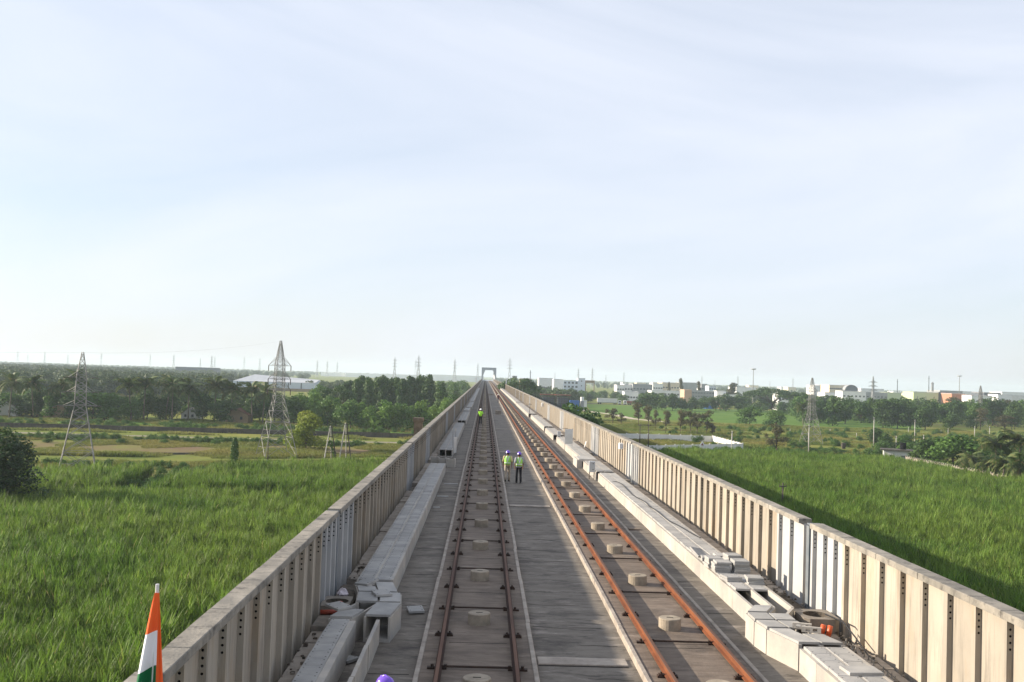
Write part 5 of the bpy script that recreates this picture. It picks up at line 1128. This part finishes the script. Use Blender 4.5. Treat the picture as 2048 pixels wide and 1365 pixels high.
# ================================================================== BUILDINGS FAR OFF
WIN = {}
def window_mesh(w, h):
    k = (round(w,1), round(h,1))
    if k not in WIN:
        b = MB(); b.box(-w/2,w/2,-.06,.0,0,h,'glass'); b.box(-w/2-.08,w/2+.08,-.14,.0,-.12,-.001,'white_paint'); b.box(-.05,.05,-.075,-.061,0,h,'white_paint'); WIN[k] = b.mesh('window')
    return WIN[k]
def building(label, px0, px1, top, Y, depth=20., m='white_paint', roof='roof_metal', floors=0, cols=0, ww=1.6, wh=1.4, para=.5, rz=0., cat='building', name='building', extra=None, z0=G):
    xa, zt = onY(px0, top, Y); xb, _ = onY(px1, top, Y); w = xb-xa; h = zt-G
    t = thing(name, label, cat, ((xa+xb)/2, Y, G), rz); b = MB(); b.box(-w/2,w/2,0,depth,0,h-para,m)
    put('wall', b, t)
    b = MB(); b.box(-w/2-.15,w/2+.15,-.15,depth+.15,h-para+.001,h-para+.3,roof)
    put('roof', b, t)
    if para > .35:
        b = MB(); q = .3; b.box(-w/2-.1,w/2+.1,-.1,q,h-para+.302,h,m); b.box(-w/2-.1,w/2+.1,depth-q,depth+.1,h-para+.302,h,m); b.box(-w/2-.1,-w/2+q,q+.01,depth-q-.01,h-para+.302,h,m); b.box(w/2-q,w/2+.1,q+.01,depth-q-.01,h-para+.302,h,m); put('parapet', b, t)
    if floors:
        wm = window_mesh(ww, wh)
        for f in range(floors):
            for c in range(cols):
                link('window', wm, t, (-w/2+w*(c+.5)/cols, -.005, (h-para)*(f+.32)/floors))
        b = MB()
        for f in range(1, floors): b.box(-w/2-.08,w/2+.08,-.09,-.002,(h-para)*f/floors-.15,(h-para)*f/floors+.1,m)
        if floors > 1: put('floor_band', b, t)
    return t, w, h
t, w, h = building('white four storey office block, front tinted blue for shade, with dark windows, right of the track', 1127, 1157, 761, 950, 16, 'blue_white', floors=4, cols=4, ww=2.0, wh=1.7)  # blue wall tint stands in for shade on the white front
building('white stair tower, tinted blue for shade, at the right end of the office block', 1156.5, 1170.5, 756.5, 950.5, 15, 'blue_white', floors=4, cols=1, ww=.9, wh=1.2)  # same shade tint in the wall colour
building('white block standing in for the sunlit left side of the office block', 1108, 1126.5, 758.5, 953, 24, 'white_paint')  # added block, white as the office block's left side in sun
building('white hall with a grey front left of the office block', 1078, 1106, 756, 1020, 24, 'white_paint', floors=1, cols=3, ww=3., wh=2.4)
building('tan unfinished slab building right of the rain tree by the portal', 1040, 1063, 757, 960, 14, 'tan_wall')
building('small dark blue tank house on the skyline behind the rain tree', 1025, 1034, 752, 980, 8, 'dark_grey')
t = thing('frame_building', 'brown concrete frame with one pillar right of the office block', 'building', (onY(1180,760,965)[0], 965, G)); xa, zt = onY(1171, 761, 965); xb, _ = onY(1190, 761, 965); w = (xb-xa)/2; h = zt-G
b = MB(); b.box(-w,w,0,14,h-2.4,h,'tan_wall'); put('slab', b, t)
for s in (-1, 1): b = MB(); b.box(s*w-.9 if s > 0 else -w, w if s > 0 else -w+.9,0,1.8,0,h-2.401,'tan_wall'); put('pillar', b, t)
# pier scaffolds, container and tank beside the viaduct
for (p0, p1, top, Y, lab) in ((1083,1112,790,560,'left of two dark scaffolded pier frames beyond the right wall'),(1113,1140,791,555,'right of two dark scaffolded pier frames, with a rusty beam on top')):
    xa, zt = onY(p0, top, Y); xb, _ = onY(p1, top, Y); t = thing('scaffold_frame', lab, 'scaffold', ((xa+xb)/2, Y, G)); w = (xb-xa)/2; h = zt-G
    for sx in np.linspace(-w, w, 6):
        for sy in (0, 4): b = MB(); b.bar((sx,sy,0),(sx,sy,h),.11,'pole_dark'); put('upright', b, t)
    b = MB()
    for z in np.linspace(.8, h-.6, 6): b.box(-w,w,-.12,.12,z,z+.16,'pole_dark'); b.box(-w,w,3.9,4.1,z,z+.16,'pole_dark')
    put('ledger', b, t); b = MB(); b.box(-w*.8,w*.8,1.,3.,0,h*.85,'dark_grey'); put('pier_core', b, t); b = MB(); b.box(-w-.6,w+.6,-.3,4.3,h,h+.45,'red_brown'); put('top_beam', b, t)
def container(label, p0, p1, top, Y, m, d=2.5, name='shipping_container', cat='container', lift=0.):
    xa, zt = onY(p0, top, Y); xb, _ = onY(p1, top, Y); t = thing(name, label, cat, ((xa+xb)/2, Y, G)); w = (xb-xa)/2; h = zt-G; b = MB(); b.box(-w,w,0,d,lift,h,m)
    for k in range(12): xx = -w+2*w*(k+.5)/12; b.box(xx-.08,xx+.08,-.06,-.002,lift+.15,h-.1,m)
    put('body', b, t); b = MB(); b.box(w-.02,w+.03,.2,d-.2,lift+.1,h-.1,'dark_grey'); put('door', b, t); return t, w, h
container('bright blue site container beside the scaffolds', 1140, 1159, 801, 545, 'blue_paint', 3.)
x, zt = onY(1164.5, 794.5, 560); t = thing('water_tank', 'round white water tank next to the blue container', 'tank', (x, 560, G)); b = MB(); b.cyl(0,0,zt-G-2.2,zt-G,1.05,'white_paint',16); put('tank_body', b, t); b = MB(); b.box(-1,1,-1,1,0,zt-G-2.201,'grey_wall'); put('stand', b, t)
building('small white guard hut by the water tank', 1167, 1174, 801, 565, 3, 'white_paint')
for (p0, p1, pc0, pc1, top, Y, mb, mc, lab, left) in ((1195,1235,1237,1243,796.5,706,'white_wall','white_paint','long pale container lorry on the far highway, left of two',0),(1255,1281,1247.5,1253.5,802.5,704,'red_brown','white_paint','red-brown container lorry with a white cab, right of two',1)):
    t, w, h = container(lab, p0, p1, top, Y, mb, 2.6, 'lorry', 'lorry', 1.3)
    xa, _ = onY(pc0, top, Y); xb, _ = onY(pc1, top, Y); cx = (xa+xb)/2-t.location.x; cw = (xb-xa)/2
    b = MB(); b.bevbox(cx-cw,cx+cw,.05,2.5,.6,3.0,mc,.25); cab = put('cab', b, t); b = MB(); b.box(cx-cw*.7,cx+cw*.7,.02,.049,1.7,2.6,'glass'); put('cab_window', b, cab)
    b = MB(); b.box(-w,w,.3,2.3,1.0,1.299,'dark_grey'); put('chassis', b, t)
    for xx in (-w+1,-w+2.3,w-2.3,w-1,cx):
        b = MB(); b.tube([(xx,.0,.5),(xx,.35,.5)], .5, 'dark', 12); wh_ = put('wheel', b, t)
# right hand town
B = building
B('white factory block left of the feathery trees, its front end', 1234, 1249, 770, 900, 20, floors=2, cols=3)
B('tall white factory block with small windows', 1249, 1266, 769, 905, 20, floors=2, cols=3)
B('white factory with a long grey front', 1266, 1305, 768, 900, 26, 'grey_wall', floors=2, cols=6)
B('low white shed before the white factory', 1249, 1277, 783, 840, 14, 'white_paint', floors=1, cols=5)
B('white block between the factory and the cream one', 1306, 1326, 767, 1000, 22, floors=2, cols=4)
B('cream factory behind the feathery trees', 1325, 1359, 765, 1020, 30, 'cream', floors=2, cols=6)
B('long white two storey house with a flat roof', 1303, 1372, 781, 830, 20, floors=2, cols=11)
B('long grey shed on the skyline', 1364, 1394, 765, 1150, 40, 'grey_wall')
t, w, h = B('four storey mill with small windows, sunlit side painted peach, shaded front painted grey', 1384, 1429, 781.5, 770, 18, 'grey_wall', floors=4, cols=8, ww=.9, wh=1.)  # grey wall colour carries the shade on the mill's front
b = MB(); b.box(-w/2-.02-5.8,-w/2-.02,.3,17,0,h+.6,'peach'); put('lit_side', b, t)  # peach block added as the mill's left face in the sun
B('grey block with a raised tank room', 1403, 1414, 768, 1000, 16, 'grey_wall', floors=2, cols=2)
B('blue grey office slab behind the mill', 1418, 1432, 772, 960, 16, 'blue_white', floors=3, cols=3)
B('white house with a bright sunlit wall right of the mill', 1434, 1452, 782, 860, 14)
B('low white house right of the mill', 1452, 1476, 789, 850, 14, floors=1, cols=5)
B('long white roofed works below the skyline', 1473, 1512, 774, 1150, 40)
B('white building glimpsed behind the rain tree', 1557, 1577, 788, 690, 14, floors=2, cols=3)
B('small blue and white kiosk by the highway', 1411, 1427, 807, 670, 8, 'blue_paint')
B('small orange kiosk right of the blue one', 1440, 1446, 807, 675, 5, 'orange_wall')
B('white skyline block left of the cream hall', 1628, 1640, 771, 1250, 30)
B('grey skyline block left of the cream hall', 1640, 1658, 770, 1250, 30, 'grey_wall', floors=2, cols=4)
B('cream hall with rows of windows', 1659, 1691, 770, 1120, 30, 'cream', floors=3, cols=8, ww=2.)
xa, zt = onY(1690, 770, 1110); xb, _ = onY(1716, 770, 1110); t = thing('arched_hall', 'dark arched hangar roof beside the cream hall', 'building', ((xa+xb)/2, 1110, G)); w = (xb-xa)/2; h = zt-G
arc = [(w*math.cos(a), h-6+6*math.sin(a)) for a in np.linspace(0, math.pi, 13)]; b = MB(); b.profile_y([(-w,0),(w,0)]+[(p[0], p[1]) for p in arc], 0, 26, 'dark_grey'); put('hall_body', b, t); b = MB(); b.profile_y([(p[0]*1.02, p[1]+.15) for p in arc]+[(p[0]*.98, p[1]-.0+.02) for p in arc[::-1]], -.6, 26.6, 'grey_wall'); put('roof', b, t)
B('white works with a long lit front', 1650, 1687, 785, 900, 20, floors=2, cols=7)
B('white two storey house with few windows', 1685, 1732, 782, 870, 18, floors=2, cols=6)
B('grey house adjoining the white one', 1732, 1775, 784, 880, 18, 'grey_wall', floors=2, cols=6)
B('long pale skyline shed above the grey house', 1722, 1768, 777, 1250, 40)
B('pale green low hall', 1775, 1803, 785, 930, 18, 'lime_wall')
B('lime green factory wall', 1827, 1877, 784, 850, 22, 'lime_wall', floors=1, cols=3, ww=.5, wh=7.)
B('dark grey striped end of the lime factory', 1877.2, 1904, 784, 851, 22, 'dark_grey', floors=1, cols=5, ww=.8, wh=8.)
B('pale roof slab behind the lime factory', 1880, 1925, 781, 1000, 30, 'grey_wall')
B('orange showroom at far right', 1903.5, 1930, 787, 830, 20, 'orange_wall', floors=1, cols=2, ww=3.)
B('smaller orange wing of the showroom', 1930.5, 1947, 790, 825, 18, 'orange_wall', floors=2, cols=2)
B('white house before the orange showroom', 1943, 1984, 791, 780, 16, floors=2, cols=5, ww=2.)
B('dark grey roofed hall at far right', 1968, 2002, 785, 980, 26, 'dark_grey')
B('long white skyline hall behind the orange showroom', 1925, 1968, 783, 1150, 30)
B('white stepped house at the right edge', 1996, 2024, 789, 800, 16, floors=2, cols=4)
B('grey white house running out of the right edge', 2024, 2075, 791, 810, 16, 'white_wall', floors=2, cols=6)
B('white skyline hall at the right edge', 2004, 2060, 784, 1200, 30)
rs = random.Random(77)
for k in range(34):                              # low pale halls toward the skyline
    px = rs.uniform(1230, 2060); Y = rs.uniform(1250, 2300); hz = 751+.0323*(px-971); wpx = rs.uniform(7, 22); top = hz+17.75*F/Y*(1-rs.uniform(.45,.85))
    B('small pale works hall in the hazy town on the right', px, px+wpx, top, Y, 30, rs.choice(['white_paint','white_wall','grey_wall','cream','white_paint']))['group' if False else 0]['group'] = 'pale works halls of the hazy town'
# left far
t, w, h = B('long dark grey shed on the left horizon', 351, 427, 733.5, 1500, 40, 'dark_grey', para=.3)
xa, zt = onY(466, 762, 800); xb, _ = onY(630, 766, 800); t = thing('warehouse', 'big white warehouse with a low gabled metal roof behind the larger left pylon', 'warehouse', (xa, 800, G)); hw = zt-G; L_ = xb-xa
b = MB(); d = 44.; vs = [(0,0,0),(L_,0,0),(L_,d,0),(0,d,0),(0,0,hw),(L_,0,hw),(L_,d,hw),(0,d,hw),(12,d/2,hw+5.4),(L_,d/2,hw+2.5)]
b.add(vs, [(0,1,5,4),(1,2,6,9,5),(2,3,7,6),(3,0,4,7)], 'blue_white'); b.add([vs[4],vs[7],vs[8]], [(0,2,1)], 'blue_white'); put('wall', b, t)
b = MB(); b.add([(p[0],p[1],p[2]+.15) for p in vs], [(4,5,9,8),(6,7,8,9)], 'roof_metal'); put('roof', b, t)
for k in range(6): b = MB(); b.box(3+k*L_/6.4,3.8+k*L_/6.4,-.15,-.01,0,hw-.2,'dark_grey'); put('pilaster', b, t)
b = MB(); b.box(-.1,L_+.1,-1.2,-.16,0,2.2,'tan_wall'); put('plinth', b, t)
for k, (p0, p1, top, Y, lab) in enumerate(((642,690,745,3000,'leftmost of the long bright sheds along the horizon'),(692,760,746,2950,'long bright shed on the horizon above the grove top'),(762,850,748,2700,'long bright shed on the horizon right of the tall pylon'),(852,968,749,2500,'nearest long bright shed on the horizon, left of the steel portal'))):
    B(lab, p0, p1, top, Y, 60, 'solar', 'solar', para=.3)
for g_, ph_ in (('coconut palms of the village belt','the coconut palms beyond the canal wall'),(GE,'the leafy green trees along the foot of the grove'),(GS,'the thin olive trees beyond the walled plot'),(GB,'the dark tree row along the far highway'),(GC,'the dark spreading trees beyond the dry field'),('shrubs along the dirt road on the left','the low shrubs along the dirt road'),('bushes in the rough ground on the right','the low bushes in the rough right ground'),('feathery trees among the white factories','the feathery trees above the white factories'),('trees between the grove and the viaduct wall','the rounded trees between grove and viaduct wall'),('stubby posts of the dry field','the stubby white posts in the dry field'),('faint distant pylons on the horizon','the faint pylons in the haze on the horizon')):
    order_labels(g_, ph_)
LB = ((150,'left of the smaller pylon'),(366,'between smaller pylon and white hut'),(500,'between white hut and larger pylon'),(9e9,'right of the larger pylon'))
order_bins(GL1, 'dark village trees', LB); order_bins(GL2, 'bushy trees behind the village', LB)
order_bins(GD, 'tall dark grove trees', ((755,'in the left third'),(825,'in the middle'),(9e9,'near the viaduct')))
order_bins('low trees around the pale blue office block', 'low trees', ((1130,'left of the four storey office block'),(1190,'before the four storey office block'),(1250,'above the pale lorry'),(9e9,'above the red-brown lorry')))
order_bins('belt of trees before the factories on the right', 'rounded belt trees', ((1660,'behind the middle right pylon'),(1760,'below the cream hall'),(1830,'below the pale green hall'),(1905,'below the lime factory'),(9e9,'below the orange showroom')))
order_bins('pale works halls of the hazy town', 'small hazy skyline halls', ((1380,'above the white factories'),(1510,'left of the central floodlight mast'),(1655,'right of the central floodlight mast'),(1830,'behind the cream hall'),(9e9,'behind the lime factory and showroom')))
# ================================================================== HAZE
b = MB(); b.box(-5200, 5200, -240, 6200, G-1, 46, 'dark'); hm = bpy.data.materials.new('haze'); hm.use_nodes = True; t_ = hm.node_tree; t_.nodes.clear()
o_ = N(t_, 'ShaderNodeOutputMaterial'); pv = N(t_, 'ShaderNodeVolumePrincipled', Density=.00015, Anisotropy=.1); pv.inputs['Color'].default_value = (.76, .89, 1., 1); t_.links.new(pv.outputs[0], o_.inputs['Volume'])
me = b.mesh('haze'); me.materials.clear(); me.materials.append(hm); link('haze', me, kind='stuff')
